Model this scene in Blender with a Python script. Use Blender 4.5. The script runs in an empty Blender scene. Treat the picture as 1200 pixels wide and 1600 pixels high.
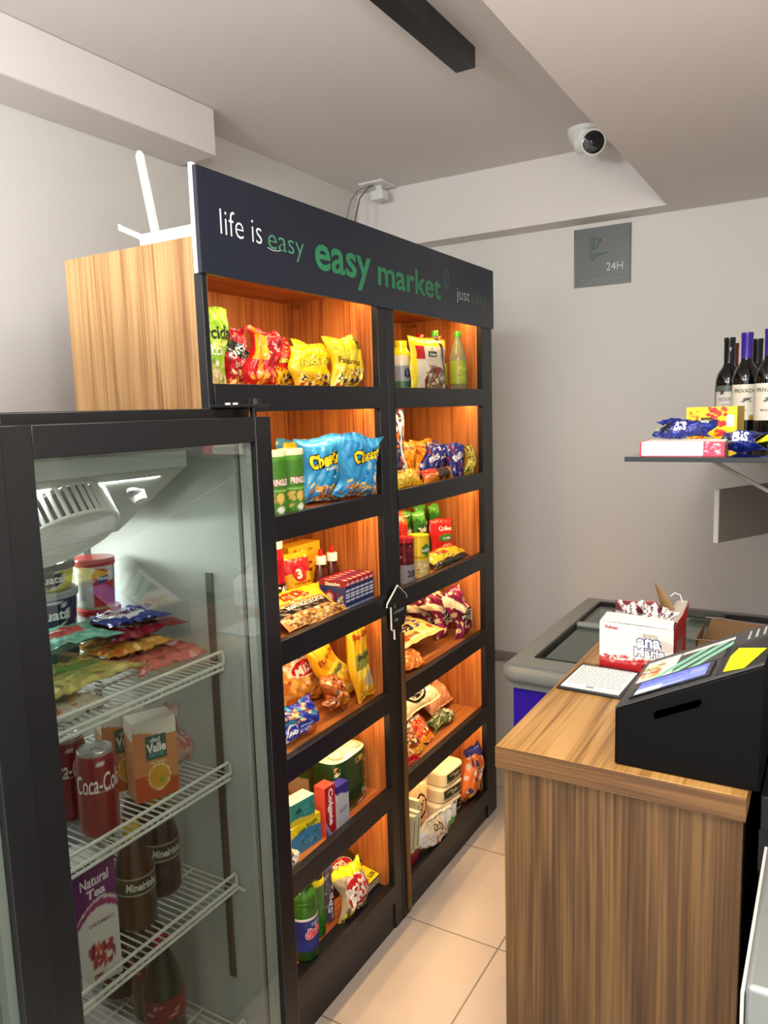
import bpy, math
import numpy as np
from mathutils import Matrix, Vector

# ------------------------------------------------------------------ camera, light, exposure
scene = bpy.context.scene
COL = scene.collection
PITCH, YAW, ROLL, FPX, CAMH = 0.1324, -0.5366, -0.03027, 1195.0, 1.6
_f = Vector((math.sin(YAW)*math.cos(PITCH), math.cos(YAW)*math.cos(PITCH), -math.sin(PITCH)))
_r0 = Vector((math.cos(YAW), -math.sin(YAW), 0)); _u0 = _r0.cross(_f)
_r = math.cos(ROLL)*_r0 + math.sin(ROLL)*_u0; _u = -math.sin(ROLL)*_r0 + math.cos(ROLL)*_u0
cam_data = bpy.data.cameras.new('camera')
cam_data.sensor_fit = 'VERTICAL'; cam_data.sensor_height = 24.0
cam_data.lens = FPX/1600*24.0; cam_data.clip_start = 0.02
cam = bpy.data.objects.new('camera', cam_data); COL.objects.link(cam)
cam.matrix_world = Matrix(((_r.x, _u.x, -_f.x, 0), (_r.y, _u.y, -_f.y, 0), (_r.z, _u.z, -_f.z, CAMH), (0, 0, 0, 1)))
scene.camera = cam
vs = scene.view_settings
vs.view_transform = 'Standard'; vs.look = 'None'; vs.gamma = 1.0; vs.use_curve_mapping = False
vs.exposure = 0.36
world = bpy.data.worlds.new('world'); scene.world = world; world.use_nodes = True
world.node_tree.nodes['Background'].inputs[0].default_value = (0.93, 0.96, 1.0, 1)
world.node_tree.nodes['Background'].inputs[1].default_value = 1.45

def area(name, loc, rot, sx, sy, power, color, parent=None, spread=180):
    l = bpy.data.lights.new(name, 'AREA'); l.shape = 'RECTANGLE'; l.size = sx; l.size_y = sy
    l.energy = power; l.color = color; l.spread = math.radians(spread)
    o = bpy.data.objects.new(name, l); COL.objects.link(o)
    o.location = loc; o.rotation_euler = [math.radians(a) for a in rot]
    if parent: o.parent = parent
    return o
def globe(name, loc, r, power, color):
    l = bpy.data.lights.new(name, 'POINT'); l.shadow_soft_size = r; l.energy = power; l.color = color
    o = bpy.data.objects.new(name, l); COL.objects.link(o); o.location = loc; return o
globe('left_fill_light', (-1.15, -0.35, 2.12), 0.14, 58, (0.95, 0.98, 1.0))  # unseen lamp, added as a globe so the ceiling brightens too
globe('right_fill_light', (-0.15, 0.35, 2.05), 0.10, 20, (1.0, 0.93, 0.87))  # unseen warm globe added on the right, lifts the ceiling there
area('counter_lamp_light', (-0.25, 0.95, 2.31), (0, 0, 0), 0.25, 0.5, 10, (1.0, 0.88, 0.76))
area('rear_fill_light', (-0.3, -1.0, 2.2), (62, 0, 12), 0.9, 0.6, 14, (1.0, 0.97, 0.93))  # unseen fill panel added behind the camera
LED = 1.0

# ------------------------------------------------------------------ helpers
def s2l(c):
    c = c.lstrip('#')
    if len(c) == 3: c = ''.join(k*2 for k in c)
    v = [int(c[i:i+2], 16)/255 for i in (0, 2, 4)]
    return tuple((x/12.92 if x <= .04045 else ((x+.055)/1.055)**2.4) for x in v)
MATS = {}
def mat(name, color='#888', rough=.5, metal=0., emis=None, es=0., trans=0., alpha=1., coat=0., bump=0., bscale=40., ior=1.45):
    if name in MATS: return MATS[name]
    m = bpy.data.materials.new(name); m.use_nodes = True; nt = m.node_tree
    b = nt.nodes['Principled BSDF']; c = s2l(color)
    b.inputs['Base Color'].default_value = (*c, 1); b.inputs['Roughness'].default_value = rough
    b.inputs['Metallic'].default_value = metal; b.inputs['Transmission Weight'].default_value = trans
    b.inputs['Coat Weight'].default_value = coat; b.inputs['IOR'].default_value = ior
    if emis: b.inputs['Emission Color'].default_value = (*s2l(emis), 1); b.inputs['Emission Strength'].default_value = es
    n = nt.nodes.new('ShaderNodeTexNoise'); n.inputs['Scale'].default_value = bscale; n.inputs['Detail'].default_value = 4
    tc = nt.nodes.new('ShaderNodeTexCoord'); nt.links.new(tc.outputs['Object'], n.inputs['Vector'])
    if bump:
        bp = nt.nodes.new('ShaderNodeBump'); bp.inputs['Strength'].default_value = bump; bp.inputs['Distance'].default_value = .002
        nt.links.new(n.outputs['Fac'], bp.inputs['Height']); nt.links.new(bp.outputs['Normal'], b.inputs['Normal'])
    else:   # slight roughness mottling so that nothing is perfectly even
        mr = nt.nodes.new('ShaderNodeMapRange'); mr.inputs['To Min'].default_value = max(0, rough-.04); mr.inputs['To Max'].default_value = min(1, rough+.06)
        nt.links.new(n.outputs['Fac'], mr.inputs['Value']); nt.links.new(mr.outputs['Result'], b.inputs['Roughness'])
    MATS[name] = m; return m
def printed(name, rough, bump=.3, bscale=60, coat=0.):
    m = mat(name, '#fff', rough, bump=bump, bscale=bscale, coat=coat); nt = m.node_tree
    if not any(n.type == 'ATTRIBUTE' for n in nt.nodes):
        a = nt.nodes.new('ShaderNodeAttribute'); a.attribute_name = 'Col'
        nt.links.new(a.outputs['Color'], nt.nodes['Principled BSDF'].inputs['Base Color'])
    return m
FILM = printed('printed_film', .27, .5, 55, .3)
CARD = printed('printed_card', .42, .05, 200)
SHINE = printed('printed_plastic', .18, 0.02, 60, .3)
DARKG = printed('dark_bottle_glass', .08, 0.02, 20, .6)

def wood(name, axis, dark, mid, light, rough=.42, scale=1.0, off=0.0):
    """laminate with grain running along the given axis"""
    m = bpy.data.materials.new(name); m.use_nodes = True; nt = m.node_tree; N = nt.nodes; L = nt.links
    b = N['Principled BSDF']; b.inputs['Roughness'].default_value = rough
    tc = N.new('ShaderNodeTexCoord'); mp = N.new('ShaderNodeMapping'); L.new(tc.outputs['Object'], mp.inputs['Vector'])
    sc = [9*scale]*3; sc['xyz'.index(axis)] = .55*scale; mp.inputs['Scale'].default_value = sc
    mp.inputs['Location'].default_value = (off, off*.7, off*.3)
    n1 = N.new('ShaderNodeTexNoise'); n1.inputs['Scale'].default_value = 1.2; n1.inputs['Detail'].default_value = 3; n1.inputs['Distortion'].default_value = .35
    L.new(mp.outputs['Vector'], n1.inputs['Vector'])
    # rings: sine of the low-frequency noise gives cathedral figure
    ma = N.new('ShaderNodeMath'); ma.operation = 'MULTIPLY'; ma.inputs[1].default_value = 46; L.new(n1.outputs['Fac'], ma.inputs[0])
    si = N.new('ShaderNodeMath'); si.operation = 'SINE'; L.new(ma.outputs[0], si.inputs[0])
    mp2 = N.new('ShaderNodeMapping'); L.new(tc.outputs['Object'], mp2.inputs['Vector'])
    sc2 = [210*scale]*3; sc2['xyz'.index(axis)] = 3.0*scale; mp2.inputs['Scale'].default_value = sc2
    n2 = N.new('ShaderNodeTexNoise'); n2.inputs['Scale'].default_value = 1; n2.inputs['Detail'].default_value = 2
    L.new(mp2.outputs['Vector'], n2.inputs['Vector'])
    mx = N.new('ShaderNodeMath'); mx.operation = 'MULTIPLY_ADD'; mx.inputs[1].default_value = .13; L.new(si.outputs[0], mx.inputs[0]); L.new(n2.outputs['Fac'], mx.inputs[2])
    n3 = N.new('ShaderNodeTexNoise'); n3.inputs['Scale'].default_value = 2.2; n3.inputs['Detail'].default_value = 1; L.new(mp.outputs['Vector'], n3.inputs['Vector'])
    ad = N.new('ShaderNodeMath'); ad.operation = 'MULTIPLY_ADD'; ad.inputs[1].default_value = .5; L.new(n3.outputs['Fac'], ad.inputs[0]); L.new(mx.outputs[0], ad.inputs[2])
    r = N.new('ShaderNodeValToRGB'); L.new(ad.outputs[0], r.inputs['Fac'])
    e = r.color_ramp.elements; e[0].position = .46; e[0].color = (*s2l(dark), 1); e[1].position = .95; e[1].color = (*s2l(light), 1)
    k = r.color_ramp.elements.new(.70); k.color = (*s2l(mid), 1)
    L.new(r.outputs['Color'], b.inputs['Base Color'])
    bp = N.new('ShaderNodeBump'); bp.inputs['Strength'].default_value = .12; bp.inputs['Distance'].default_value = .001
    L.new(n2.outputs['Fac'], bp.inputs['Height']); L.new(bp.outputs['Normal'], b.inputs['Normal'])
    MATS[name] = m; return m
W_SIDE = wood('oak_laminate_side', 'z', '#865a30', '#b08350', '#c49a66', .42, .8, 7.7)
W_IN = wood('oak_laminate_inside', 'z', '#854620', '#a9622e', '#bd783c', .38)
W_BOARD = wood('oak_laminate_board', 'y', '#854620', '#a9622e', '#bd783c', .38)
W_CTR = wood('counter_laminate_front', 'z', '#432b15', '#5f4121', '#7b5a32', .5, .8, 3.1)  # same laminate as the top; shade of the front face darkened into the colour
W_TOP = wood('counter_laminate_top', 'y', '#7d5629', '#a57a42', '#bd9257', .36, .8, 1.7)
W_EDGE = wood('counter_laminate_edge', 'x', '#5c3d1e', '#7d5831', '#92693e', .45, .8, 5)
BLACK = mat('black_laminate', '#16171b', .38, bump=.03, bscale=300)
BLKMET = mat('black_painted_metal', '#121316', .3)
WHITE = mat('white_plastic', '#e9e9e6', .35)
WALLM = mat('wall_paint', '#dddbd5', .85, bump=.12, bscale=14)
CEILM = mat('ceiling_paint', '#e3deda', .9, bump=.08, bscale=14)

class M:
    def __init__(s): s.v = []; s.f = []; s.mi = []; s.c = []; s.n = 0
    def add(s, pts, faces, mi=0, col=None):
        pts = np.asarray(pts, float).reshape(-1, 3); b = s.n
        s.v.append(pts); s.n += len(pts)
        if col is None: col = (1, 1, 1)
        col = np.asarray(col, float)
        if col.ndim == 1: col = np.tile(col[:3], (len(pts), 1))
        s.c.append(col)
        for f in faces: s.f.append([b+i for i in f]); s.mi.append(mi)
    def grid(s, P, mi=0, col=None, wrap=False, flip=False):
        """P: (nv,nu,3)"""
        nv, nu = P.shape[:2]; fs = []
        for j in range(nv-1):
            for i in range(nu if wrap else nu-1):
                a = j*nu+i; b_ = j*nu+(i+1) % nu; q = [a, b_, b_+nu, a+nu]
                fs.append(q[::-1] if flip else q)
        s.add(P.reshape(-1, 3), fs, mi, None if col is None else col.reshape(-1, 3))
    def box(s, x0, y0, z0, x1, y1, z1, mi=0, col=None):
        p = [(x, y, z) for z in (z0, z1) for y in (y0, y1) for x in (x0, x1)]
        s.add(p, [(0, 2, 3, 1), (4, 5, 7, 6), (0, 1, 5, 4), (2, 6, 7, 3), (0, 4, 6, 2), (1, 3, 7, 5)], mi, col)
    def tube(s, path, r, seg=8, mi=0, col=None, caps=True):
        path = [Vector(p) for p in path]; rs = r if isinstance(r, (list, tuple)) else [r]*len(path)
        up = Vector((0, 0, 1)); rings = []
        for i, p in enumerate(path):
            t = (path[min(i+1, len(path)-1)] - path[max(i-1, 0)]).normalized()
            a = t.cross(up if abs(t.z) < .95 else Vector((1, 0, 0))).normalized(); b = t.cross(a)
            rings.append([p+(a*math.cos(2*math.pi*k/seg)+b*math.sin(2*math.pi*k/seg))*rs[i] for k in range(seg)])
        P = np.array([[list(q) for q in R_] for R_ in rings]); s.grid(P, mi, None, wrap=True)
        if col is not None: s.c[-1] = np.tile(np.array(col[:3], float), (P.shape[0]*seg, 1))
        if caps:
            b = s.n - P.shape[0]*seg
            s.f.append([b+k for k in range(seg)][::-1]); s.mi.append(mi)
            s.f.append([b+(len(path)-1)*seg+k for k in range(seg)]); s.mi.append(mi)
    def prism(s, poly, axis, a0, a1, mi=0, col=None):
        """poly: 2-D points in the other two axes (in xyz order), extruded a0..a1 along axis"""
        k = 'xyz'.index(axis); n = len(poly); pts = []
        for a in (a0, a1):
            for p in poly:
                q = list(p); q.insert(k, a); pts.append(q)
        fs = [list(range(n)), list(range(2*n-1, n-1, -1))]+[[i, i+n, (i+1) % n+n, (i+1) % n] for i in range(n)]
        s.add(pts, fs, mi, col)
    def build(s, name, mats, parent=None, smooth=True, bevel=0, world=False, loc=None, angle=35):
        me = bpy.data.meshes.new(name)
        v = np.concatenate(s.v); me.from_pydata(v.tolist(), [], s.f)
        if not isinstance(mats, (list, tuple)): mats = [mats]
        for m in mats: me.materials.append(m)
        me.polygons.foreach_set('material_index', s.mi)
        ca = me.color_attributes.new('Col', 'FLOAT_COLOR', 'POINT')
        c = np.concatenate(s.c); c = np.concatenate([c, np.ones((len(c), 1))], 1)
        ca.data.foreach_set('color', c.astype(np.float32).ravel())
        me.update()
        if smooth:
            me.polygons.foreach_set('use_smooth', [True]*len(s.f))
            me.set_sharp_from_angle(angle=math.radians(angle))
        o = bpy.data.objects.new(name, me); COL.objects.link(o)
        if parent is not None:
            o.parent = parent
            if world: o.location = -Vector(parent.location)
        if loc is not None: o.location = loc
        if bevel:
            md = o.modifiers.new('bevel', 'BEVEL'); md.width = bevel; md.segments = 2; md.limit_method = 'ANGLE'
        return o

def tag(o, label=None, cat=None, group=None, kind=None):
    if label: o['label'] = label
    if cat: o['category'] = cat
    if group: o['group'] = group
    if kind: o['kind'] = kind
    return o
def empty(name, loc=(0, 0, 0), label=None, cat=None, group=None):
    o = bpy.data.objects.new(name, None); COL.objects.link(o); o.location = loc; o.empty_display_size = .05
    return tag(o, label, cat, group)
def copy_tree(o, parent=None):
    c = o.copy(); COL.objects.link(c)
    if parent is not None: c.parent = parent
    for ch in list(o.children): copy_tree(ch, c)
    return c
def put(o, loc, rot=(0, 0, 90), label=None, cat=None, group=None, scale=None):
    o.location = loc; o.rotation_euler = [math.radians(a) for a in rot]
    if scale: o.scale = scale
    return tag(o, label, cat, group)

# ---- printed artwork: colours looked up on (u,v)
def art(spec, U, V):
    C = np.zeros(U.shape+(3,)); C[...] = s2l(spec[0])
    for L in spec[1:]:
        k = L[0]
        if k == 'e': m = ((U-L[1])/L[3])**2+((V-L[2])/L[4])**2 < 1; C[m] = s2l(L[5])
        elif k == 'r': m = (U >= L[1]) & (U <= L[3]) & (V >= L[2]) & (V <= L[4]); C[m] = s2l(L[5])
        elif k == 'w': m = V < L[1]+L[2]*np.sin(L[3]*U+L[4]); C[m] = s2l(L[5])
        elif k == 'W': m = V > L[1]+L[2]*np.sin(L[3]*U+L[4]); C[m] = s2l(L[5])
        elif k == 'd': m = np.abs((U-L[1])*math.cos(L[3])+(V-L[2])*math.sin(L[3])) < L[4]; C[m] = s2l(L[5])
        elif k == 'z': m = (np.abs((V-L[1])) < L[2]) & (np.sin(U*L[3]) > 0); C[m] = s2l(L[4])
        elif k == 's': m = (U >= L[1]) & (U <= L[3]) & (V >= L[2]) & (V <= L[4]) & (np.sin((V if L[7] else U)*L[5]) > 0); C[m] = s2l(L[6])
        elif k == 'b':
            rg = np.random.RandomState(L[8]); n_, z_ = (L[5]*4, .5) if L[5] > 5 else (L[5], 1)
            for i in range(n_):
                cx = rg.uniform(L[1], L[3]); cy = rg.uniform(L[2], L[4]); a = rg.uniform(0, 3.14); sx = L[6]*z_*rg.uniform(.5, 1.5); sy = sx*rg.uniform(.35, .9)
                c = L[7][rg.randint(len(L[7]))]; dx = U-cx; dy = V-cy
                X = dx*math.cos(a)+dy*math.sin(a); Y = -dx*math.sin(a)+dy*math.cos(a)
                C[(X/sx)**2+(Y/sy)**2 < 1] = s2l(c)
    return C
_tc = {}
def text2d(s, off=0.0, shear=0.0):
    key = (s, off, shear)
    if key in _tc: return _tc[key]
    cu = bpy.data.curves.new('t', 'FONT'); cu.body = s; cu.offset = off; cu.shear = shear; cu.resolution_u = 3; cu.fill_mode = 'FRONT'
    o = bpy.data.objects.new('t', cu); COL.objects.link(o)
    dg = bpy.context.evaluated_depsgraph_get(); me = bpy.data.meshes.new_from_object(o.evaluated_get(dg))
    v = np.array([(p.co.x, p.co.y) for p in me.vertices]); f = [list(p.vertices) for p in me.polygons]
    bpy.data.objects.remove(o); bpy.data.curves.remove(cu); bpy.data.meshes.remove(me)
    _tc[key] = (v, f); return _tc[key]
def decal_text(m, S, W, H, t, off0=.0009, mi=0):
    """t: (string, cu, cv, width_m, height_m, colour, bold, rotation, outline)"""
    s, cu_, cv, w, h, col = t[:6]; bold = t[6] if len(t) > 6 else .02; rot = math.radians(t[7]) if len(t) > 7 else 0
    outl = t[8] if len(t) > 8 else None; shear = t[9] if len(t) > 9 else 0
    for lay, (b_, c_) in enumerate(([(bold+.055, outl)] if outl else [])+[(bold, col)]):
        v0, _ = text2d(s, bold, shear); v, f = text2d(s, b_, shear)
        if not len(v): continue
        mn, mxx = v0.min(0), v0.max(0); p = (v-(mn+mxx)/2)/(mxx-mn)*np.array([w, h])
        q = np.stack([p[:, 0]*math.cos(rot)-p[:, 1]*math.sin(rot), p[:, 0]*math.sin(rot)+p[:, 1]*math.cos(rot)], 1)
        U = cu_+q[:, 0]/W; V = cv+q[:, 1]/H; e = 1e-3
        P = S(U, V); du = S(U+e, V)-S(U-e, V); dv = S(U, V+e)-S(U, V-e)
        n = np.cross(du, dv); n /= np.linalg.norm(n, axis=1, keepdims=True)+1e-12
        m.add(P+n*(off0+.0006*lay), f, mi, s2l(c_))

# ---- product builders (local frame: front faces -Y, up is Z, origin at bottom centre)
def bag(name, w, h, t, spec, texts=(), seed=0, wr=1.0, mat_=None, back=None, seal=.07, parent=None):
    rg = np.random.RandomState(seed+7); ph = rg.uniform(0, 6.28, 12); fr = rg.uniform(5, 13, 12)
    def outline(U, V):
        a = 2*U-1; b = 2*V-1
        hw = w/2*(.90+.10*np.abs(b)**3) * (1+.02*np.sin(7*b+ph[0]))
        x = a*hw + .010*wr*np.sin(3*b+ph[1])*np.abs(a)
        z = V*h + .0035*wr*np.sin(4*a+ph[2])*b - .006*wr*np.cos(1.6*a)*np.clip(b, 0, 1)**4*0
        return a, b, x, z
    def thick(a, b):
        bb = np.clip(np.abs(b)/(1-seal), 0, 1)
        return t/2*np.clip(1-np.abs(a)**2.6, 0, 1)**.55*(1-bb**3.2)**.65
    def wrk(a, b):
        e = np.clip(np.abs(b), 0, 1)
        k = .0016*np.sin(fr[3]*2.3*a+ph[3]+2*b)*e**1.5 + .0012*np.sin(fr[4]*3*a-3*b+ph[4])*e
        k += .0035*np.sin(fr[5]*.5*a+fr[6]*.35*b+ph[5])*np.sin(fr[7]*.4*b-fr[8]*.4*a+ph[6])
        k += .0022*np.abs(np.sin(fr[9]*.7*(a+b)+ph[7]))+.0018*np.abs(np.sin(fr[10]*.8*(a-b*.7)+ph[8]))
        return wr*k*np.clip(1-np.abs(a)**6, 0, 1)
    def F(U, V):
        U = np.asarray(U, float); V = np.asarray(V, float)
        a, b, x, z = outline(U, V); return np.stack([x, -thick(a, b)-wrk(a, b), z], -1)
    def B(U, V):
        a, b, x, z = outline(U, V); return np.stack([x, thick(a, b)*.8-wrk(a, b)*np.abs(b)**4+.0004, z], -1)
    nu = int(np.clip(w/.0020, 24, 96)); nv = int(np.clip(h/.0020, 24, 110))
    u = np.linspace(0, 1, nu); v = np.linspace(0, 1, nv); U, V = np.meshgrid(u, v); m = M()
    P = F(U, V); zz = (np.arange(nu) % 2)*.0025*(h/.2); P[-1, :, 2] += zz; P[0, :, 2] -= zz*.5
    m.grid(P, 0, art(spec, U, V))
    u2 = np.linspace(0, 1, 14); v2 = np.linspace(0, 1, 14); U2, V2 = np.meshgrid(u2, v2)
    m.grid(B(U2, V2), 0, art([back or spec[0]], U2, V2), flip=True)
    for tx in texts: decal_text(m, F, w, h, tx, .0018)
    return m.build(name, mat_ or FILM, parent, angle=70)

def carton(name, w, d, h, faces, texts=(), mat_=None, parent=None, dent=0, top=True, m=None, only=False):
    """faces: dict F/L/R/T/B/K -> art spec ('*' default); texts: (face, text...)"""
    S = {'F': (lambda U, V: np.stack([(U-.5)*w, -d/2+0*U, V*h], -1), w, h), 'K': (lambda U, V: np.stack([(.5-U)*w, d/2+0*U, V*h], -1), w, h),
         'L': (lambda U, V: np.stack([-w/2+0*U, (.5-U)*d, V*h], -1), d, h), 'R': (lambda U, V: np.stack([w/2+0*U, (U-.5)*d, V*h], -1), d, h),
         'T': (lambda U, V: np.stack([(U-.5)*w, (V-.5)*d, h+0*U], -1), w, d), 'B': (lambda U, V: np.stack([(U-.5)*w, (.5-V)*d, 0*U], -1), w, d)}
    m = m or M()
    for k, (fn, a, b) in S.items():
        if k == 'T' and not top: continue
        sp = faces.get(k, faces['*'])
        na = 2 if len(sp) == 1 else int(np.clip(a/.0025, 4, 60)); nb = 2 if len(sp) == 1 else int(np.clip(b/.0025, 4, 60))
        U, V = np.meshgrid(np.linspace(0, 1, na), np.linspace(0, 1, nb)); m.grid(fn(U, V), 0, art(sp, U, V))
    for tx in texts:
        fn, a, b = S[tx[0]]; decal_text(m, fn, a, b, tx[1:], .0006)
    if only: return m
    return m.build(name, mat_ or CARD, parent)

def lathe(name, prof, spec, texts=(), seg=36, mat_=None, parent=None, closed=True, m=None, only=False, step=.004, sup=None, z0=0):
    prof = [(r, z+z0) for r, z in prof]
    R_ = []
    for (r0, za), (r1, zb) in zip(prof[:-1], prof[1:]):
        n = max(1, int(math.hypot(r1-r0, zb-za)/step)) if len(spec) > 1 else 1
        R_ += [(r0+(r1-r0)*k/n, za+(zb-za)*k/n) for k in range(n)]
    R_.append(prof[-1]); R_ = np.array(R_); zlo, zhi = R_[:, 1].min(), R_[:, 1].max(); H = max(zhi-zlo, 1e-4)
    th = (np.arange(seg)/seg-.5)*2*np.pi
    def pos(th, r):
        sx, cy = np.sin(th), -np.cos(th)
        if sup:
            e = 2/sup[2]; return np.sign(sx)*np.abs(sx)**e*r*sup[0], np.sign(cy)*np.abs(cy)**e*r*sup[1]
        return sx*r, cy*r
    x, y = pos(th[None, :], R_[:, 0][:, None]); z = np.repeat(R_[:, 1][:, None], seg, 1)
    m = m or M(); U = np.repeat((np.arange(seg)/seg)[None, :], len(R_), 0); V = (z-zlo)/H
    m.grid(np.stack([x, y, z], -1), 0, art(spec, U, V), wrap=True)
    if closed:
        b = m.n-len(R_)*seg
        for ring, z_, fl in ((0, R_[0, 1], True), (len(R_)-1, R_[-1, 1], False)):
            if R_[ring, 0] > 1e-5:
                fs = [b+ring*seg+k for k in range(seg)]; m.f.append(fs[::-1] if fl else fs); m.mi.append(0)
    rmax = R_[:, 0].max(); W = 2*np.pi*rmax
    def S(U, V):
        zz = zlo+np.asarray(V)*H; rr = np.interp(zz, R_[:, 1], R_[:, 0])
        if sup:
            xx = (np.asarray(U)-.5)*W*sup[0]; q = np.clip(np.abs(xx)/(rr*sup[0]), 0, .999)
            return np.stack([xx, -rr*sup[1]*(1-q**sup[2])**(1/sup[2]), zz], -1)
        t_ = (np.asarray(U)-.5)*2*np.pi; return np.stack([np.sin(t_)*rr, -np.cos(t_)*rr, zz], -1)
    for tx in texts: decal_text(m, S, W*(sup[0] if sup else 1), H, tx, .0008)
    if only: return m
    return m.build(name, mat_ or SHINE, parent)
def cap(parent, r, z, h, col, grip=True, seg=30, name='cap'):
    m = M(); th = np.arange(seg)/seg*2*np.pi; R_ = r*(1+(.03*(np.arange(seg) % 2) if grip else 0))
    rings = [(1, z), (1, z+h*.9), (.9, z+h), (.01, z+h)]
    P = np.array([[(np.cos(t_)*rr*k, np.sin(t_)*rr*k, zz) for t_, rr in zip(th, R_*np.ones(seg))] for k, zz in rings])
    m.grid(P, 0, np.tile(s2l(col), (len(rings), seg, 1)), wrap=True)
    return m.build(name, SHINE, parent, angle=40)

# ------------------------------------------------------------------ the room
LW, RW, BW, FW = -1.95, 0.45, 3.245, -1.6      # left, right, back walls and where the floor ends behind the camera
ZL, ZU = 2.33, 2.585                            # lower and upper ceiling
def struct(name, m, mt, **k):
    o = m.build(name, mt, **k); o['kind'] = 'structure'; return o
tm = bpy.data.materials.new('floor_tile'); tm.use_nodes = True; nt = tm.node_tree; N = nt.nodes; L = nt.links
tc = N.new('ShaderNodeTexCoord'); mp = N.new('ShaderNodeMapping'); mp.inputs['Location'].default_value = (0.808+2.76, -1.945+4.6, 0); L.new(tc.outputs['Object'], mp.inputs['Vector'])
br = N.new('ShaderNodeTexBrick'); br.offset = 0; br.inputs['Scale'].default_value = 1; br.inputs['Brick Width'].default_value = .46; br.inputs['Row Height'].default_value = .46
br.inputs['Mortar Size'].default_value = .0028; br.inputs['Mortar Smooth'].default_value = .3
br.inputs['Color1'].default_value = (*s2l('#d9cabb'), 1); br.inputs['Color2'].default_value = (*s2l('#d4c4b4'), 1); br.inputs['Mortar'].default_value = (*s2l('#8d8278'), 1)
L.new(mp.outputs['Vector'], br.inputs['Vector'])
no = N.new('ShaderNodeTexNoise'); no.inputs['Scale'].default_value = 5; no.inputs['Detail'].default_value = 5; L.new(tc.outputs['Object'], no.inputs['Vector'])
mx = N.new('ShaderNodeMixRGB'); mx.blend_type = 'MULTIPLY'; mx.inputs['Fac'].default_value = .25; L.new(br.outputs['Color'], mx.inputs[1]); L.new(no.outputs['Fac'], mx.inputs[2])
L.new(mx.outputs['Color'], N['Principled BSDF'].inputs['Base Color']); N['Principled BSDF'].inputs['Roughness'].default_value = .32
bp = N.new('ShaderNodeBump'); bp.invert = True; bp.inputs['Strength'].default_value = .5; bp.inputs['Distance'].default_value = .002; L.new(br.outputs['Fac'], bp.inputs['Height']); L.new(bp.outputs['Normal'], N['Principled BSDF'].inputs['Normal'])
m = M(); m.box(LW-.1, FW, -.06, RW+.1, BW+.1, 0); struct('floor', m, tm)
m = M(); m.box(LW-.1, FW, 0, LW, BW+.1, ZU+.05); struct('wall_left', m, WALLM)
m = M(); m.box(LW, BW, 0, RW+.1, BW+.1, ZU+.05); struct('wall_back', m, WALLM)
m = M(); m.box(RW, FW, 0, RW+.1, BW, ZU+.05); struct('wall_right', m, WALLM)
m = M(); m.box(LW-.1, FW, ZU, RW+.1, BW+.1, ZU+.06); struct('ceiling', m, CEILM)
# dropped part of the ceiling: right of the recess and along the back wall
m = M(); m.prism([(-.587, FW), (RW, FW), (RW, BW), (LW, BW), (LW, 3.126), (-.587, 3.126)], 'z', ZL, ZU)
m.f = [f for f in m.f]; struct('trim_1', m, CEILM)
m = M(); m.box(LW, FW, 2.436, -1.785, 2.0, ZU); struct('trim_2', m, CEILM, bevel=.004)
m = M(); m.box(-1.6, BW-.03, .435, -.86, BW, .47); struct('baseboard_back', m, mat('skirting_grey', '#8f8a84', .5), bevel=.004)

# ------------------------------------------------------------------ shelving unit
XF, XB, Y0, Y1, YM0, YM1 = -1.12, -1.45, 1.19, 2.70, 1.88, 1.97
shelf = empty('shelving_unit', (-1.33, 1.945, 0), 'tall black-framed wooden shelving unit with lit bays and a dark name header', 'shelving unit')
def part(name, m, mt, parent=shelf, **k): return m.build(name, mt, parent, world=True, **k)
m = M(); m.box(-1.536, Y0, 0, -1.14, Y0+.016, 1.96); o = part('side_panel', m, W_SIDE, bevel=.0008)
m = M(); m.box(-1.536, Y1-.016, 0, -1.14, Y1, 1.96); part('side_panel', m, W_SIDE)
m = M(); m.box(-1.14, YM0+.0765, .02, -1.108, YM0+.083, .93); o = part('middle_edge_strip', m, W_CTR); 
m = M(); m.box(-1.536, Y0+.016, 1.925, -1.14, Y1-.016, 1.96); part('top_board', m, W_BOARD)
for a, b in ((Y0+.016, YM0), (YM1, Y1-.016)):
    m = M(); m.box(XB-.015, a, .02, XB, b, 1.925); part('back_panel', m, W_IN)
    m = M(); m.box(XB, b-.0005 if b == YM0 else 2.61, .1, -1.14, (b+.012) if b == YM0 else 2.622, 1.925); part('inner_side', m, W_IN)
m = M(); m.box(XB-.015, YM0+.012, .02, -1.14, YM1-.004, 1.925); part('middle_divider', m, W_IN)
for a, b in ((Y0, 1.206), (YM0, YM0+.046), (YM0+.050, YM1), (2.61, Y1)):
    m = M(); m.box(-1.142, a, 0, XF, b, 1.93); part('post', m, BLACK, bevel=.0015)
RT = [1.665, 1.362, 1.062, .765, .462, .150]
BZ = [z-.016 for z in RT]
GLOW = mat('warm_led', '#fff', .4, emis='#ffb060', es=6)
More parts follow.
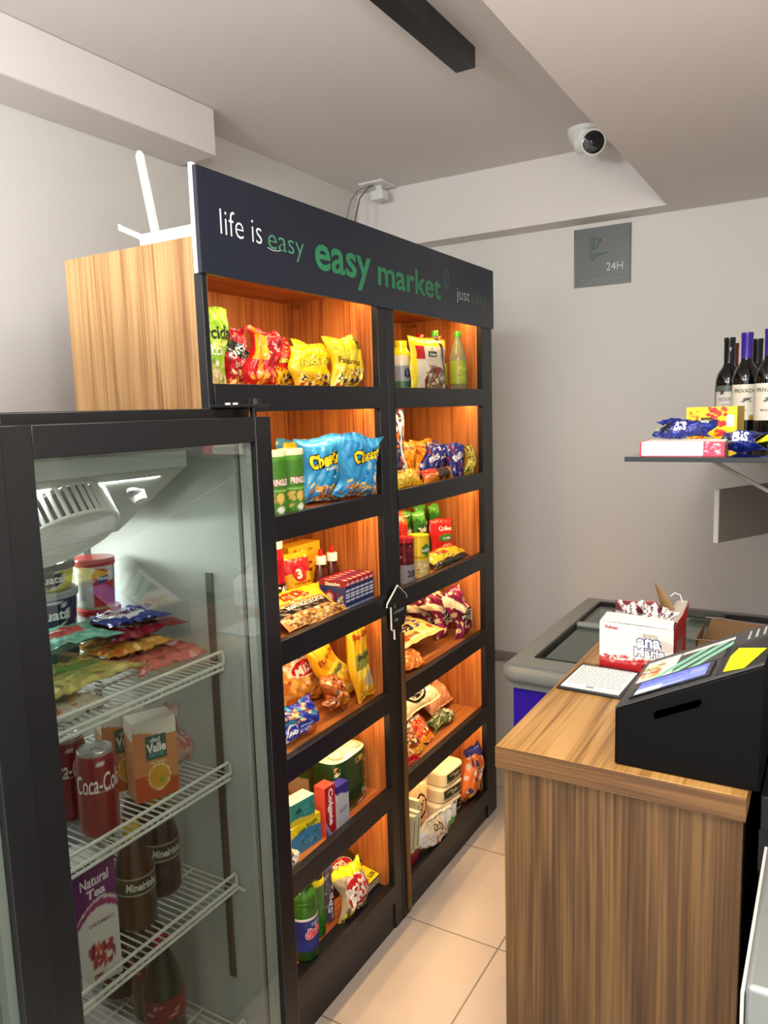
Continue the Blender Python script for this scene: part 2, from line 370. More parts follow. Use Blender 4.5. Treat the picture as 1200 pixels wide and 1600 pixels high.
for bi, (a, b) in enumerate(((1.206, YM0), (YM1, 2.61))):
    for i, z in enumerate(RT):
        zr = z-(.0 if bi == 0 or i < 5 else .028); bz = zr-.016
        m = M(); m.box(XB, a, bz-.018, -1.142, b, bz); part('shelf_board', m, W_BOARD)
        m = M(); m.box(-1.140, a, zr-.06, XF+.003, b, zr); r = part('front_rail', m, BLACK, bevel=.0015)
    m = M(); m.box(-1.188, a+.0005, zr-.0158, -1.1425, b-.0005, zr-.0154); part('rail_shadow_strip', m, BLACK)  # thin black strip put in as the rail's inner shadow on the board
    for i, z in enumerate([1.925]+[q-.034 for q in RT[:5]]):
        m = M(); m.box(-1.170, a+.12, z-.007, -1.158, b-.008, z-.0005); s = part('led_strip', m, GLOW)
        l = area('led_strip_light', (0, 0, 0), (0, 0, 0), .012, b-a-.13, LED, (1.0, .70, .35), s, spread=180)
        l.location = (-1.166, (a+b)/2+.056, z-.009)
        l.rotation_euler = (0, math.radians(22), 0)
m = M(); m.box(-1.14, Y0+.016, 0, -1.125, 1.926, .095); part('kick_board', m, BLACK)
m = M(); m.box(-1.14, 1.93, 0, -1.125, 2.61, .06); part('kick_board', m, BLACK)
BR = mat('brass_screw', '#b89a5a', .3, 1.0)
for yy in (1.879, 2.609):
    m = M(); m.tube([(-1.39, yy, 1.91), (-1.39, yy-.013, 1.91)], .006, 10); part('shelf_pin', m, BR)
# header
HEAD = mat('header_navy_acrylic', '#1b2130', .33)
m = M(); m.box(-1.122, Y0-.006, 1.885, -1.112, Y1+.002, 2.092)
hd = part('header_sign', m, HEAD)
m = M(); m.box(-1.132, Y0-.0075, 1.885, -1.1225, Y0+.004, 2.098); m.box(-1.137, Y0, 2.05, -1.1225, Y1, 2.088); part('header_backing', m, WHITE)
def sign_text(parent, s, y, z, w, h, col, bold, x=-1.112, name='lettering', em=0, rough=.5, shear=0):
    v, f = text2d(s, bold, shear); mn, mx_ = v.min(0), v.max(0); p = (v-mn)/(mx_-mn)*np.array([w, h]); mm = M()
    P0 = np.stack([np.full(len(p), x+.0006), y+p[:, 0], z+p[:, 1]], -1); mm.add(P0, f, 0)
    return mm.build(name, mat('ink_'+col.strip('#'), col, rough), parent, smooth=False)
HL = -Vector(hd.location)
def ht(*a, **k):
    o = sign_text(hd, *a, **k); return o
ht('life is', 1.245, 1.970, .133, .051, '#e4e8ea', -.012)
ht('easy', 1.399, 1.951, .134, .046, '#4c8f6c', -.010)
ht('easy', 1.577, 1.918, .262, .090, '#2f8058', .018)
ht('market', 1.874, 1.943, .392, .074, '#2f8058', .018)
ht('just', 2.386, 1.948, .102, .048, '#d8dcdc', -.014)
ht('easy', 2.504, 1.948, .134, .040, '#5d6f69', -.014)
def outline_strip(pts, w, x, parent, mt, name='house_icon', closed=True, up=None):
    mm = M(); n = len(pts)
    mm.tube([(x, a, b) for a, b in pts]+([(x, *pts[0])] if closed else []), w, 6); return mm.build(name, mt, parent)
hs = lambda cy, cz, s: [(cy, cz+s), (cy+s*.62, cz+s*.45), (cy+s*.45, cz+s*.3), (cy+s*.45, cz-s*.6), (cy+.1*s, cz-s*.6), (cy-.02*s, cz-.95*s), (cy-.12*s, cz-s*.6), (cy-s*.45, cz-s*.6), (cy-s*.45, cz+s*.3), (cy-s*.62, cz+s*.45)]
outline_strip(hs(2.31, 2.012, .030), .0009, -1.112, hd, mat('ink_2f8f5c', '#2f8f5c', .5))
m = M(); m.tube([(-1.1115, 1.397, 1.967), (-1.1115, 1.415, 1.963), (-1.1115, 1.44, 1.966)], .0008, 5); m.build('underline', mat('ink_e4e8ea', '#e4e8ea', .5), hd)

# small hanging tag on the middle post
tg = empty('price_tag_sign', (-1.108, 1.93, .955), 'small black house-shaped sign with white outline on the middle post', 'sign')
m = M(); m.prism([(1.925, 1.082), (1.985, 1.036), (1.978, .985), (1.962, .955), (1.892, .955), (1.892, 1.02), (1.862, 1.03)], 'x', -1.116, -1.108); part('plate', m, BLACK, tg)
m = M(); pts = [(1.925, 1.084), (1.861, 1.034), (1.863, 1.026), (1.888, 1.022)]
m.tube([(-1.107, *p) for p in [(1.926, 1.084), (1.862, 1.040), (1.861, 1.030)]], .0026, 6); m.tube([(-1.107, *p) for p in [(1.883, 1.026), (1.884, .960), (1.889, .955)]], .0026, 6); m.tube([(-1.107, *p) for p in [(1.899, .955), (1.900, .925)]], .0026, 6)
m.tube([(-1.107, *p) for p in [(1.926, 1.084), (1.980, 1.044), (1.982, 1.034)]], .0009, 6); part('outline', m, WHITE, tg)
for s, y, z, w, h in (('É', 1.905, 1.018, .008, .014), ('comprar', 1.902, .997, .062, .012), ('no', 1.906, .976, .018, .009)):
    o = sign_text(tg, s, y, z, w, h, '#aab0b4', 0, x=-1.108); o.location = -Vector(tg.location)

# ------------------------------------------------------------------ ceiling fittings, router, wall sign
m = M(); m.box(-.965, .9, ZU-.055, -.905, 2.09, ZU); o = m.build('track_lamp', mat('track_black', '#15181f', .35), bevel=.002)
tag(o, 'long black linear light track fixed under the upper ceiling', 'lamp')
c = empty('security_camera', (-.835, 2.90, ZU), 'white dome security camera with a black lens at the ceiling edge', 'security camera')
m = M(); m.tube([(0, 0, 0), (0, 0, -.012), (0, 0, -.03), (.01, -.01, -.06), (.014, -.02, -.075)], [.058, .058, .052, .043, .02], 28); m.build('mount', WHITE, c)
d_ = Vector((.40, -1, -.32)).normalized(); p0 = Vector((.035, -.02, -.058))
m = M(); m.tube([p0-d_*.03, p0-d_*.018, p0+d_*.02, p0+d_*.037, p0+d_*.04], [.025, .040, .045, .044, .038], 28); m.build('housing', WHITE, c)
m = M(); m.tube([p0+d_*.0401, p0+d_*.0415], [.0375, .034], 28); m.tube([p0+d_*.0415, p0+d_*.0425], [.013, .011], 16); m.build('lens', mat('lens_black', '#050507', .08, coat=.5), c)
c = empty('ceiling_outlet', (-1.79, 3.035, ZU), 'white square ceiling outlet plate with a plug in it', 'outlet')
m = M(); m.box(-.06, -.06, -.009, .06, .06, 0); m.build('plate', WHITE, c, bevel=.002)
m = M(); m.tube([(.01, 0, -.009), (.01, 0, -.035)], .016, 14); m.box(-.022, -.025, -.07, .042, .025, -.03); m.build('plug', WHITE, c, bevel=.004)
GC = mat('cable_grey', '#55575a', .5)
for k, (dx, lab) in enumerate(((0, 'dark grey cable arching down from the ceiling plug, nearest the plug'), (-.045, 'light grey cable arching beside the darker one at the ceiling plug'))):
    m = M(); m.tube([(-1.79+dx*.3, 3.0, ZU-.012), (-1.80+dx, 2.97, ZU-.03), (-1.81+dx, 2.92, ZU-.08), (-1.80+dx, 2.86, ZU-.18), (-1.77+dx, 2.8, ZU-.34), (-1.74+dx, 2.7, ZU-.6), (-1.7+dx, 2.6, 1.97)], .0028, 8)
    tag(m.build('cable', GC if k == 0 else mat('cable_light', '#8d8f92', .5)), lab, 'cable', 'cables from the ceiling plug')
c = empty('wifi_router', (-1.24, 1.30, 1.962), 'white wireless router with upright antennas on top of the shelving unit', 'router')
m = M(); m.prism([(-.09, -.075), (.09, -.075), (.105, 0), (.09, .075), (-.09, .075), (-.105, 0)], 'z', .006, .034); m.build('body', WHITE, c, bevel=.006)
for x, y, tx, ty, hh, r in ((-.050, -.060, -.066, -.078, .200, .010), (-.075, -.070, -.112, -.105, .052, .007), (.01, .03, -.002, .018, .085, .007)):
    m = M(); m.tube([(x, y, .022), (tx, ty, hh-.008), (tx, ty, hh)], [r, r*.92, r*.5], 6); m.build('antenna', WHITE, c)
c = empty('wall_sign', (-.857, BW, 2.195), 'square grey 24H sign with a house logo on the back wall', 'sign')
m = M(); m.box(-.115, -.008, -.116, .115, 0, .116); m.build('panel', mat('sign_grey', '#6b6f6e', .3), c)
m = M(); fr = [(-.111, -.112), (.111, -.112), (.111, .112), (-.111, .112)]
m.tube([(a, -.0085, b) for a, b in fr+[fr[0]]], .0012, 4); m.build('border_line', mat('sign_line', '#a3a6a2', .4), c)
def wall_text(parent, s, x, y, z, w, h, col, bold):
    v, f = text2d(s, bold); mn, mx_ = v.min(0), v.max(0); p = (v-mn)/(mx_-mn)*np.array([w, h]); mm = M()
    mm.add(np.stack([x+p[:, 0], np.full(len(p), y), z+p[:, 1]], -1), f); return mm.build('lettering', mat('ink_'+col.strip('#'), col, .5), parent, smooth=False)
wall_text(c, '24H', .018, -.0088, -.060, .066, .031, '#d8dcd8', -.005)
wall_text(c, 'fale com a gente pelo telefone ou no grupo', -.085, -.0088, -.095, .17, .007, '#9aa09c', 0)
wall_text(c, 'loja aberta todos os dias', -.075, -.0088, -.106, .10, .006, '#9aa09c', 0)
m = M(); gi = [(-.028, .098), (-.058, .066), (-.044, .064), (-.046, .012), (-.01, .010), (.018, .014)]
m.tube([(a, -.009, b) for a, b in gi], .0014, 5); m.tube([(a, -.009, b) for a, b in [(-.05, .004), (-.036, -.014), (-.028, .002), (.03, .012)]], .0013, 5)
m.tube([(a, -.009, b) for a, b in [(-.034, .075), (-.036, .03), (-.03, .03), (-.004, .066), (-.034, .075)]], .003, 5)
m.build('house_logo', mat('logo_green', '#56786a', .5), c)

# ------------------------------------------------------------------ glass-door fridge
def thin_glass(name, tint=(.93, .96, .95), ior=1.75, rough=0.0):
    m = bpy.data.materials.new(name); m.use_nodes = True; nt = m.node_tree; N = nt.nodes; L = nt.links
    N.remove(N['Principled BSDF']); t = N.new('ShaderNodeBsdfTransparent'); t.inputs[0].default_value = (*tint, 1)
    g = N.new('ShaderNodeBsdfGlossy'); g.inputs['Roughness'].default_value = rough; f = N.new('ShaderNodeFresnel'); f.inputs[0].default_value = ior
    no = N.new('ShaderNodeTexNoise'); no.inputs['Scale'].default_value = 3; bp = N.new('ShaderNodeBump'); bp.inputs['Strength'].default_value = .02
    L.new(no.outputs['Fac'], bp.inputs['Height']); L.new(bp.outputs['Normal'], g.inputs['Normal'])
    ge = N.new('ShaderNodeNewGeometry'); iv = N.new('ShaderNodeMath'); iv.operation = 'SUBTRACT'; iv.inputs[0].default_value = 1; L.new(ge.outputs['Backfacing'], iv.inputs[1]); mu = N.new('ShaderNodeMath'); mu.operation = 'MULTIPLY'; L.new(f.outputs[0], mu.inputs[0]); L.new(iv.outputs[0], mu.inputs[1])
    x = N.new('ShaderNodeMixShader'); L.new(mu.outputs[0], x.inputs[0]); L.new(t.outputs[0], x.inputs[1]); L.new(g.outputs[0], x.inputs[2])
    L.new(x.outputs[0], N['Material Output'].inputs['Surface']); MATS[name] = m; return m
GLASS = thin_glass('door_glass', (.70, .73, .71), 1.95)
LINER = mat('fridge_liner', '#c3c7c4', .45)
ALU = mat('grey_gasket', '#c6c8c4', .5)
WIRE = mat('white_coated_wire', '#dcdcd4', .35)
def fridge_unit(name, loc, w, top, front, label, full):
    """front faces +X; y runs along the width"""
    f = empty(name, loc, label, 'refrigerator'); back = front-.60-loc[0]; fx = front-loc[0]; y0, y1 = 0, w
    m = M(); t = .035
    m.box(back, y0, .06, fx-.05, y0+t, top); m.box(back, y1-t, .06, fx-.05, y1, top); m.box(back, y0+t, .06, back+t, y1-t, top)
    m.box(back+t, y0+t, top-.05, fx-.05, y1-t, top); m.box(back+t, y0+t, .06, fx-.05, y1-t, .30); m.build('cabinet', BLKMET, f, bevel=.002)
    m = M(); e = .002
    m.box(back+t+.001, y0+t+e, .305, fx-.052, y0+t+.010, top-.052); m.box(back+t+.001, y1-t-.010, .305, fx-.052, y1-t-e, top-.052)
    m.box(back+t+.001, y0+t+.010, .305, back+t+.010, y1-t-.010, top-.052); m.box(back+t+.010, y0+t+.010, top-.062, fx-.052, y1-t-.010, top-.052)
    m.box(back+t+.010, y0+t+.010, .3015, fx-.052, y1-t-.010, .312); m.build('inner_liner', LINER, f)
    # door: four black rails round a pane
    z0, z1, b0, b1 = .10, top-.017, .046, .044
    d = M(); dx0, dx1 = fx-.045, fx
    d.box(dx0, y0, z0, dx1, y0+b0, z1); d.box(dx0, y1-b1, z0, dx1, y1, z1); d.box(dx0, y0+b0, z1-.045, dx1, y1-b1, z1); d.box(dx0, y0+b0, z0, dx1, y1-b1, z0+.06)
    d = d.build('door', BLKMET, f, bevel=.0015)
    m = M(); m.box(fx-.012, y0+b0-.004, z0+.05, fx-.008, y1-b1+.004, z1-.04); m.build('glass_pane', GLASS, d)
    sp_ = M(); sp_.box(fx-.030, y0+b0, z0+.06, fx-.013, y0+b0+.007, z1-.045); sp_.box(fx-.030, y1-b1-.013, z0+.06, fx-.013, y1-b1, z1-.045); sp_.build('spacer_bar', mat('spacer_aluminium', '#c4c8c6', .4), d)
    g = M(); gx0, gx1 = fx-.052, fx-.044
    for a in ((y0+.03, z0, y0+b0+.006, z1-.02), (y1-b1-.010, z0, y1-.03, z1-.02)): g.box(gx0, a[0], a[1], gx1, a[2], a[3])
    g.box(gx0, y0+.03, z1-.052, gx1, y1-.03, z1-.03); g.build('gasket', ALU, d)
    return f, back, fx, d
FX = -.90
fr, bk, fx, door = fridge_unit('display_fridge', (-1.2, .580, 0), .535, 1.612, FX, 'black glass-door display fridge with wire shelves beside the shelving unit', True)
def fpart(name, m, mt, p=None, **k):
    o = m.build(name, mt, p or fr, **k); o.location = -Vector(fr.location); return o
m = M(); m.box(-.955, 1.015, 1.612, -.905, 1.120, 1.617); o = fpart('hinge', m, BLKMET, bevel=.001); 
m = M(); m.tube([(-.925, 1.103, 1.617), (-.925, 1.103, 1.628)], .011, 12); m.tube([(-.93, 1.103, 1.595), (-.93, 1.103, 1.612)], .006, 10)
h = m.build('hinge_pin', BLKMET, o)
for yy in (1.035, 1.055):
    m = M(); m.tube([(-.93, yy, 1.617), (-.93, yy, 1.621)], .005, 8); m.build('hinge_screw', ALU, o)
# evaporator cover with round fan grille
m = M(); m.prism([(-1.0, 1.549), (-1.0, 1.510), (-1.19, 1.383), (-1.33, 1.383), (-1.33, 1.549)], 'y', .632, .995)
EV = mat('evaporator_grey', '#b9bbb4', .45); ev = fpart('evaporator_cover', m, EV, bevel=.003)
m = M(); m.box(-1.001, .632, 1.512, -.9985, .995, 1.549); fpart('light_panel', m, mat('light_diffuser', '#eef4f2', .5))
nrm = Vector((.127, 0, -.19)); nrm = Vector((-.127*-1, 0, -.19)).normalized(); nrm = Vector((.556, 0, -.831)); t1 = Vector((-.831, 0, -.556)); t2 = Vector((0, 1, 0))
fc = Vector((-1.088, .775, 1.452))
m = M(); RR = .092
for k in range(46):
    a = 2*math.pi*k/46; p = fc+(t1*math.cos(a)+t2*math.sin(a))*RR
    m.tube([p, p+nrm*.052], .0036, 5)
for rr, dd in ((RR, .052), (RR, .0)):
    m.tube([fc+(t1*math.cos(2*math.pi*k/40)+t2*math.sin(2*math.pi*k/40))*rr+nrm*dd for k in range(41)], .0032 if rr == RR else .002, 6, caps=False)
for k in range(-12, 13):
    s = k*.0074; e = math.sqrt(max(0, RR**2-s*s)); m.tube([fc+t1*s-t2*e+nrm*.052, fc+t1*s+t2*e+nrm*.052], .0019, 4)
m.build('fan_grille', WHITE, ev)
m = M(); m.tube([fc+nrm*.002, fc+nrm*.008], .088, 30); m.tube([fc+nrm*.008, fc+nrm*.03], [.03, .022], 16); m.build('fan', mat('fan_dark', '#5b5d5a', .5), ev)
kc = Vector((-1.065, .935, 1.468)); m = M(); m.tube([kc, kc+nrm*.018], [.016, .012], 14); m.build('thermostat_knob', WHITE, ev)
m = M(); m.tube([kc+nrm*.004+t2*(.035*math.cos(a))+t1*(.012*math.sin(a)+.022*math.cos(a)) for a in np.linspace(0, 6.28, 18)], .0028, 5); m.build('cable_loop', WHITE, ev)
area('fridge_light', (-1.03, .80, 1.505), (0, 35, 0), .03, .30, 8.5, (.97, 1.0, .985))
area('fridge_back_light', (-1.36, .83, 1.36), (0, -30, 0), .04, .30, 3.4, (.97, 1.0, .985))
# slotted rails and wire shelves
for xx in (-1.03, -1.38):
    for yy in (1.064,):
        m = M(); m.box(xx-.008, yy, .45, xx+.008, yy+.004, 1.30 if xx > -1.1 else 1.50); fpart('shelf_rail', m, mat('rail_grey', '#6d6f6d', .4, .6))
SHZ = [1.126, .902, .668, .345]
for z in SHZ:
    m = M(); ya, yb, xa, xb = .633, 1.058, -1.40, -1.0
    m.tube([(xb, ya, z), (xb, yb, z)], .0036, 8); m.tube([(xa, ya, z), (xa, yb, z)], .003, 6)
    m.tube([(xb+.002, ya, z), (xb+.002, ya, z+.026), (xb+.002, yb-.004, z+.026), (xb+.002, yb, z+.02), (xb+.002, yb, z)], .003, 8)
    for q in (.3, .7): m.tube([(xa+(xb-xa)*q, ya, z-.004), (xa+(xb-xa)*q, yb, z-.004)], .0025, 6)
    n = 30
    for k in range(n+1):
        y = ya+(yb-ya)*k/n; m.tube([(xa, y, z), (xb-.004, y, z), (xb+.001, y, z-.009)], .0017, 5)
    m.tube([(xb+.001, ya, z-.010), (xb+.001, yb, z-.010)], .003, 6)
    m.tube([(xb-.01, yb, z-.004), (xb+.018, yb+.006, z-.012)], .003, 6) if z < .8 and z > .5 else None
    fpart('wire_shelf', m, WIRE)
# taller fridge standing to the left
fr2, _, _, _ = fridge_unit('display_fridge', (-1.2, -.02, 0), .598, 1.93, -.892, 'taller black glass-door fridge cut off by the left edge of the photo', False)
for z in (.55, .9, 1.25, 1.6):
    m = M(); ya, yb, xa, xb = .02, .535, -1.38, -1.0
    for y in np.linspace(ya, yb, 26): m.tube([(xa, y, z), (xb, y, z)], .0018, 5)
    m.tube([(xb, ya, z), (xb, yb, z)], .004, 6); m.tube([(xb, ya, z+.026), (xb, yb, z+.026)], .003, 6)
    o = m.build('wire_shelf', WIRE, fr2); o.location = -Vector(fr2.location)

# ------------------------------------------------------------------ counter and what stands on it
ct = empty('counter', (-.3, 1.55, 0), 'oak laminate service counter with a thick top at the right', 'counter')
def cpart(name, m, mt, **k): return m.build(name, mt, ct, world=True, **k)
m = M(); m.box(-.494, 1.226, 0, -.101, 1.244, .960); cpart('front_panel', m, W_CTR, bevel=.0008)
m = M(); m.box(-.494, 1.245, 0, -.476, 1.86, .960); cpart('side_panel', m, wood('counter_laminate_side', 'z', '#6a4422', '#8e6436', '#a67c48', .45, .8, 4.4))
m = M(); m.box(-.118, 1.245, 0, -.101, 1.86, .960); cpart('side_panel', m, BLACK)
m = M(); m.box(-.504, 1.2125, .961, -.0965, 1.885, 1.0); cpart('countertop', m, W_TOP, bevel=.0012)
m = M(); m.box(-.504, 1.2100, .961, -.0965, 1.2122, .9995); cpart('edge_band', m, W_EDGE)
c = empty('back_cabinet', (.05, 1.6, 0), 'black cabinet standing behind the right end of the counter', 'cabinet')
m = M(); m.box(-.13, -.34, 0, .2, .34, .985); m.build('body', BLACK, c, bevel=.002)
m = M(); m.box(-.131, -.3415, .86, .19, -.3402, .93); m.build('drawer', mat('drawer_black', '#0c0c0e', .4), c)
c = empty('steel_bin', (.08, .95, 0), 'grey metal cabinet edge at the lower right corner of the photo', 'cabinet')
m = M(); m.box(-.139, -.15, 0, .15, .15, 1.0); m.build('body', mat('brushed_grey', '#8d928f', .4, .5), c, bevel=.006)
m = M(); m.box(-.143, -.15, .01, -.1395, .152, .99); m.build('edge_trim', mat('edge_light', '#b6bab4', .4), c)

# self-checkout wedge
PX0, PX1, PY0, PY1 = -.300, -.080, 1.235, 1.490
tp = empty('payment_terminal', ((PX0+PX1)/2, 1.37, 1.0), 'black wedge-shaped self-checkout terminal on the counter', 'terminal')
def sz(x): return 1.096+(x+.3)*.487
def tpart(name, m, mt, p=None, **k):
    o = m.build(name, mt, p or tp, **k); o.location = -Vector(tp.location); return o
TB = mat('terminal_black', '#060607', .6, bump=.04, bscale=400); TB.node_tree.nodes['Principled BSDF'].inputs['Specular IOR Level'].default_value = .15; TG = mat('terminal_panel_grey', '#3b3c3c', .35)
m = M(); m.prism([(PX0, 1.001), (PX1, 1.001), (PX1, sz(PX1)), (PX0, sz(PX0))], 'y', PY0, PY1); tpart('case', m, TB, bevel=.003)
def slab(m, x0, y0, x1, y1, h0, h1, mi=0, col=None):
    p = [(x, y, sz(x)+h) for h in (h0, h1) for y in (y0, y1) for x in (x0, x1)]
    m.add(p, [(0, 2, 3, 1), (4, 5, 7, 6), (0, 1, 5, 4), (2, 6, 7, 3), (0, 4, 6, 2), (1, 3, 7, 5)], mi, col)
m = M(); slab(m, PX0, PY0+.001, PX1, PY1, .0005, .0035); tpart('top_panel', m, TG, bevel=.001)
m = M(); slab(m, -.283, 1.2565, -.158, 1.333, .0036, .007); tb = tpart('tablet', m, mat('tablet_black', '#08080a', .15), bevel=.001)
scr = bpy.data.materials.new('tablet_screen'); scr.use_nodes = True; nt = scr.node_tree; b = nt.nodes['Principled BSDF']; b.inputs['Base Color'].default_value = (.02, .02, .03, 1); b.inputs['Roughness'].default_value = .1
at_ = nt.nodes.new('ShaderNodeAttribute'); at_.attribute_name = 'Col'; nt.links.new(at_.outputs['Color'], b.inputs['Emission Color']); b.inputs['Emission Strength'].default_value = .95
sp = ['#7f90ee', ('W', .62, .05, 5, 0, '#5a6be0'), ('r', .0, .0, .38, .35, '#e9edfb'), ('r', .38, .05, .7, .2, '#b6c0f6'), ('r', .75, .4, .95, .8, '#9aa7f2'), ('b', .1, .4, .7, .9, 8, .05, ['#9fb0fa', '#6b7df0'], 4)]
U, V = np.meshgrid(np.linspace(0, 1, 60), np.linspace(0, 1, 30)); X = -.276+U*.110
P = np.stack([X, 1.262+V*.064, sz(X)+.0074], -1); m = M(); m.grid(P, 0, art(sp, U, V)); o = m.build('screen', scr, tb)
# printed graphic behind the tablet, keypad slot, sticker
sp = ['#454746', ('r', 0, 0, .40, 1, '#e6e4dd'), ('b', .02, .1, .24, .8, 16, .07, ['#d6a21c', '#c9442b', '#6d9a33', '#e8d9a0'], 3), ('d', .50, .5, -.5, .055, '#86c9ad'), ('d', .70, .5, -.5, .055, '#86c9ad'), ('d', .90, .5, -.5, .05, '#86c9ad'), ('r', .42, .86, 1, 1, '#d7d9d4')]
U, V = np.meshgrid(np.linspace(0, 1, 70), np.linspace(0, 1, 40)); X = -.292+U*.150
P = np.stack([X, 1.345+V*.120, sz(X)+.0042], -1); m = M(); m.grid(P, 0, art(sp, U, V)); tpart('graphic_panel', m, CARD)
m = M()
for k in range(3): slab(m, -.120+k*.012, 1.42, -.116+k*.012, 1.47, .0037, .0045)
tpart('panel_marks', m, mat('mark_grey', '#a9aaa8', .5))
m = M(); slab(m, -.150, 1.250, -.0815, 1.40, .0036, .0042); tpart('card_reader_recess', m, mat('recess_black', '#060607', .3))
m = M(); m.prism([(-.238, 1.098), (-.236, 1.091), (-.170, 1.124), (-.166, 1.132), (-.169, 1.136), (-.236, 1.104)], 'y', PY0-.0015, PY0-.0004); sb = mat('slot_black', '#000000', .9); sb.node_tree.nodes['Principled BSDF'].inputs['Specular IOR Level'].default_value = 0; tpart('handle_slot', m, sb)
st = empty('yellow_sticker', (-.11, 1.30, sz(-.11)), 'bright yellow paper notice stuck on the black terminal', 'sticker')
m = M(); q = [(-.139, 1.254), (-.108, 1.241), (-.083, 1.318), (-.128, 1.372), (-.137, 1.335)]
m.add([(x, y, sz(x)+.0052) for x, y in q]+[(x, y, sz(x)+.0046) for x, y in q], [[0, 1, 2, 3, 4], [9, 8, 7, 6, 5]]+[[i, (i+5), (i+1) % 5+5, (i+1) % 5] for i in range(5)])
o = m.build('paper', mat('notice_yellow', '#f3ee10', .6), st, smooth=False); o.location = -Vector(st.location)
def Sst(U, V):
    x = -.128+U*.04; y = 1.25+V*.10; return np.stack([x, y, sz(x)+.0054], -1)
m = M(); decal_text(m, Sst, .04, .1, ('tocar', .55, .70, .020, .006, '#333', 0, 10), .0002); decal_text(m, Sst, .04, .1, ('na tela', .60, .60, .020, .006, '#333', 0, 10), .0002)
o = m.build('lettering', CARD, st); o.location = -Vector(st.location)

# spiral notebook
nb = empty('spiral_notebook', (-.423, 1.61, 1.0), 'open spiral notebook with a printed white sheet on the counter beside the cake box', 'notebook')
nb.rotation_euler = (0, 0, math.radians(-2))
m = M(); m.box(-.068, -.085, .0008, .068, .082, .006); m.build('cover', mat('cover_dark', '#24252b', .4), nb, bevel=.001)
m = M(); m.box(-.061, -.078, .0062, .062, .068, .0085); pg = m.build('page', mat('page_white', '#e8ecea', .6), nb)
m = M()
for r in range(13):
    y = .060-r*.0095; rg = np.random.RandomState(r); x = -.056
    while x < .052:
        w_ = rg.uniform(.006, .018); m.box(x, y, .0087, min(x+w_, .056), y+.0016, .0089); x += w_+.003
m.box(-.01, -.070, .0087, .006, -.062, .0089); m.build('printed_lines', mat('print_grey', '#7f8b95', .6), pg)
m = M()
for k in range(17):
    x = -.060+k*.0074; m.tube([(x, .070+.009*math.cos(a), .006+.0075*math.sin(a)) for a in np.linspace(0, 6.0, 11)], .0008, 5)
m.build('spiral', mat('wire_dark', '#4b4c50', .3, .8), nb)

# cake carton, torn open
RED, WH = '#b3161c', '#e9e6e2'
bx = empty('cake_carton', (-.363, 1.745, 1.0), 'torn-open red and white Ana Maria cake carton on the counter', 'carton')
bx.rotation_euler = (0, 0, math.radians(-4))
sp = [WH, ('w', .30, .05, 5, 3.5, '#c8484a'), ('w', .22, .05, 5, 3.5, RED), ('b', 0, .2, 1, .33, 14, .05, ['#d98a86', RED, '#c8484a'], 5), ('e', .80, .63, .22, .13, '#cfc9c2'), ('e', .78, .16, .19, .10, '#3a1c18'), ('r', .45, 0, .8, .05, '#8c1014')]
m = carton('x', .162, .112, .112, {'*': ['#a3141a'], 'F': sp, 'L': ['#6b1518', ('r', 0, 0, 1, .12, '#4d1013')], 'R': ['#a3141a', ('r', .25, .3, .75, .7, '#8b5a58')], 'K': [WH], 'T': ['#777']},
  [('F', 'ana', .68, .66, .050, .020, '#f4f4f4', .03, 2, '#24357f'), ('F', 'Maria', .69, .48, .066, .021, '#f4f4f4', .03, 2, '#24357f'), ('F', 'ESPECIAL', .70, .81, .034, .007, '#f0e8c8', .02, 0, '#5a4526'),
   ('F', 'CREME', .79, .19, .032, .009, '#fff', .02), ('F', 'DE AVELÃ', .79, .12, .034, .008, '#fff', .02), ('F', 'Pullman', .17, .90, .028, .008, '#b3161c', .03), ('F', 'CONTÉM 2 UNIDADES', .62, .02, .05, .004, '#fff', 0)], top=False, only=True)
m.build('body', CARD, bx)
CB = mat('cardboard_brown', '#a17e55', .75, bump=.1, bscale=100)
def sheet(m, quad, th=.0012, n=6, bow=.004, mi=0, col=None):
    q = [Vector(p) for p in quad]; nn = (q[1]-q[0]).cross(q[3]-q[0]).normalized(); G = []
    for s in (0, th):
        P = np.zeros((n, n, 3))
        for j in range(n):
            for i in range(n):
                u, v = i/(n-1), j/(n-1); p = q[0]*(1-u)*(1-v)+q[1]*u*(1-v)+q[2]*u*v+q[3]*(1-u)*v
                p = p+nn*(s+bow*math.sin(3.1*u)*math.sin(2.2*v+.4)); P[j, i] = p
        G.append(P)
    m.grid(G[0], mi, None, flip=True); m.grid(G[1], mi, None)
    e = lambda a: np.concatenate([G[a][0], G[a][1:, -1], G[a][-1, -2::-1], G[a][-2:0:-1, 0]])
    m.grid(np.stack([e(0), e(1)]), mi, None, wrap=True)
REDC = mat('carton_red', '#a8161b', .4); WHC = mat('carton_white', '#e2ded8', .45)
m = M(); sheet(m, [(-.080, -.056, .112), (.080, -.056, .112), (.075, -.028, .124), (-.074, -.025, .126)]); m.build('front_flap', WHC, bx)
m = M(); sheet(m, [(.081, -.054, .112), (.081, .056, .112), (.086, .050, .150), (.084, -.030, .128)]); m.build('side_flap', REDC, bx)
m = M(); sheet(m, [(-.080, .056, .112), (.03, .056, .112), (.02, .03, .150), (-.07, .02, .146)]); m.build('back_flap', mat('carton_pink', '#c96a6c', .45), bx)
m = M(); sheet(m, [(.030, .050, .122), (.078, .020, .116), (.040, .030, .172), (.012, .046, .190)]); m.build('brown_flap', CB, bx)
m = M(); sheet(m, [(.045, .0, .112), (.080, .0, .113), (.084, .052, .152), (.060, .052, .150)]); m.build('grey_flap', mat('carton_inside', '#a9a196', .7), bx)
m = M(); m.tube([(.046, .050, .16), (.056, .050, .169), (.068, .048, .166), (.074, .046, .150)], .0014, 6); m.build('handle_loop', WHITE, bx)
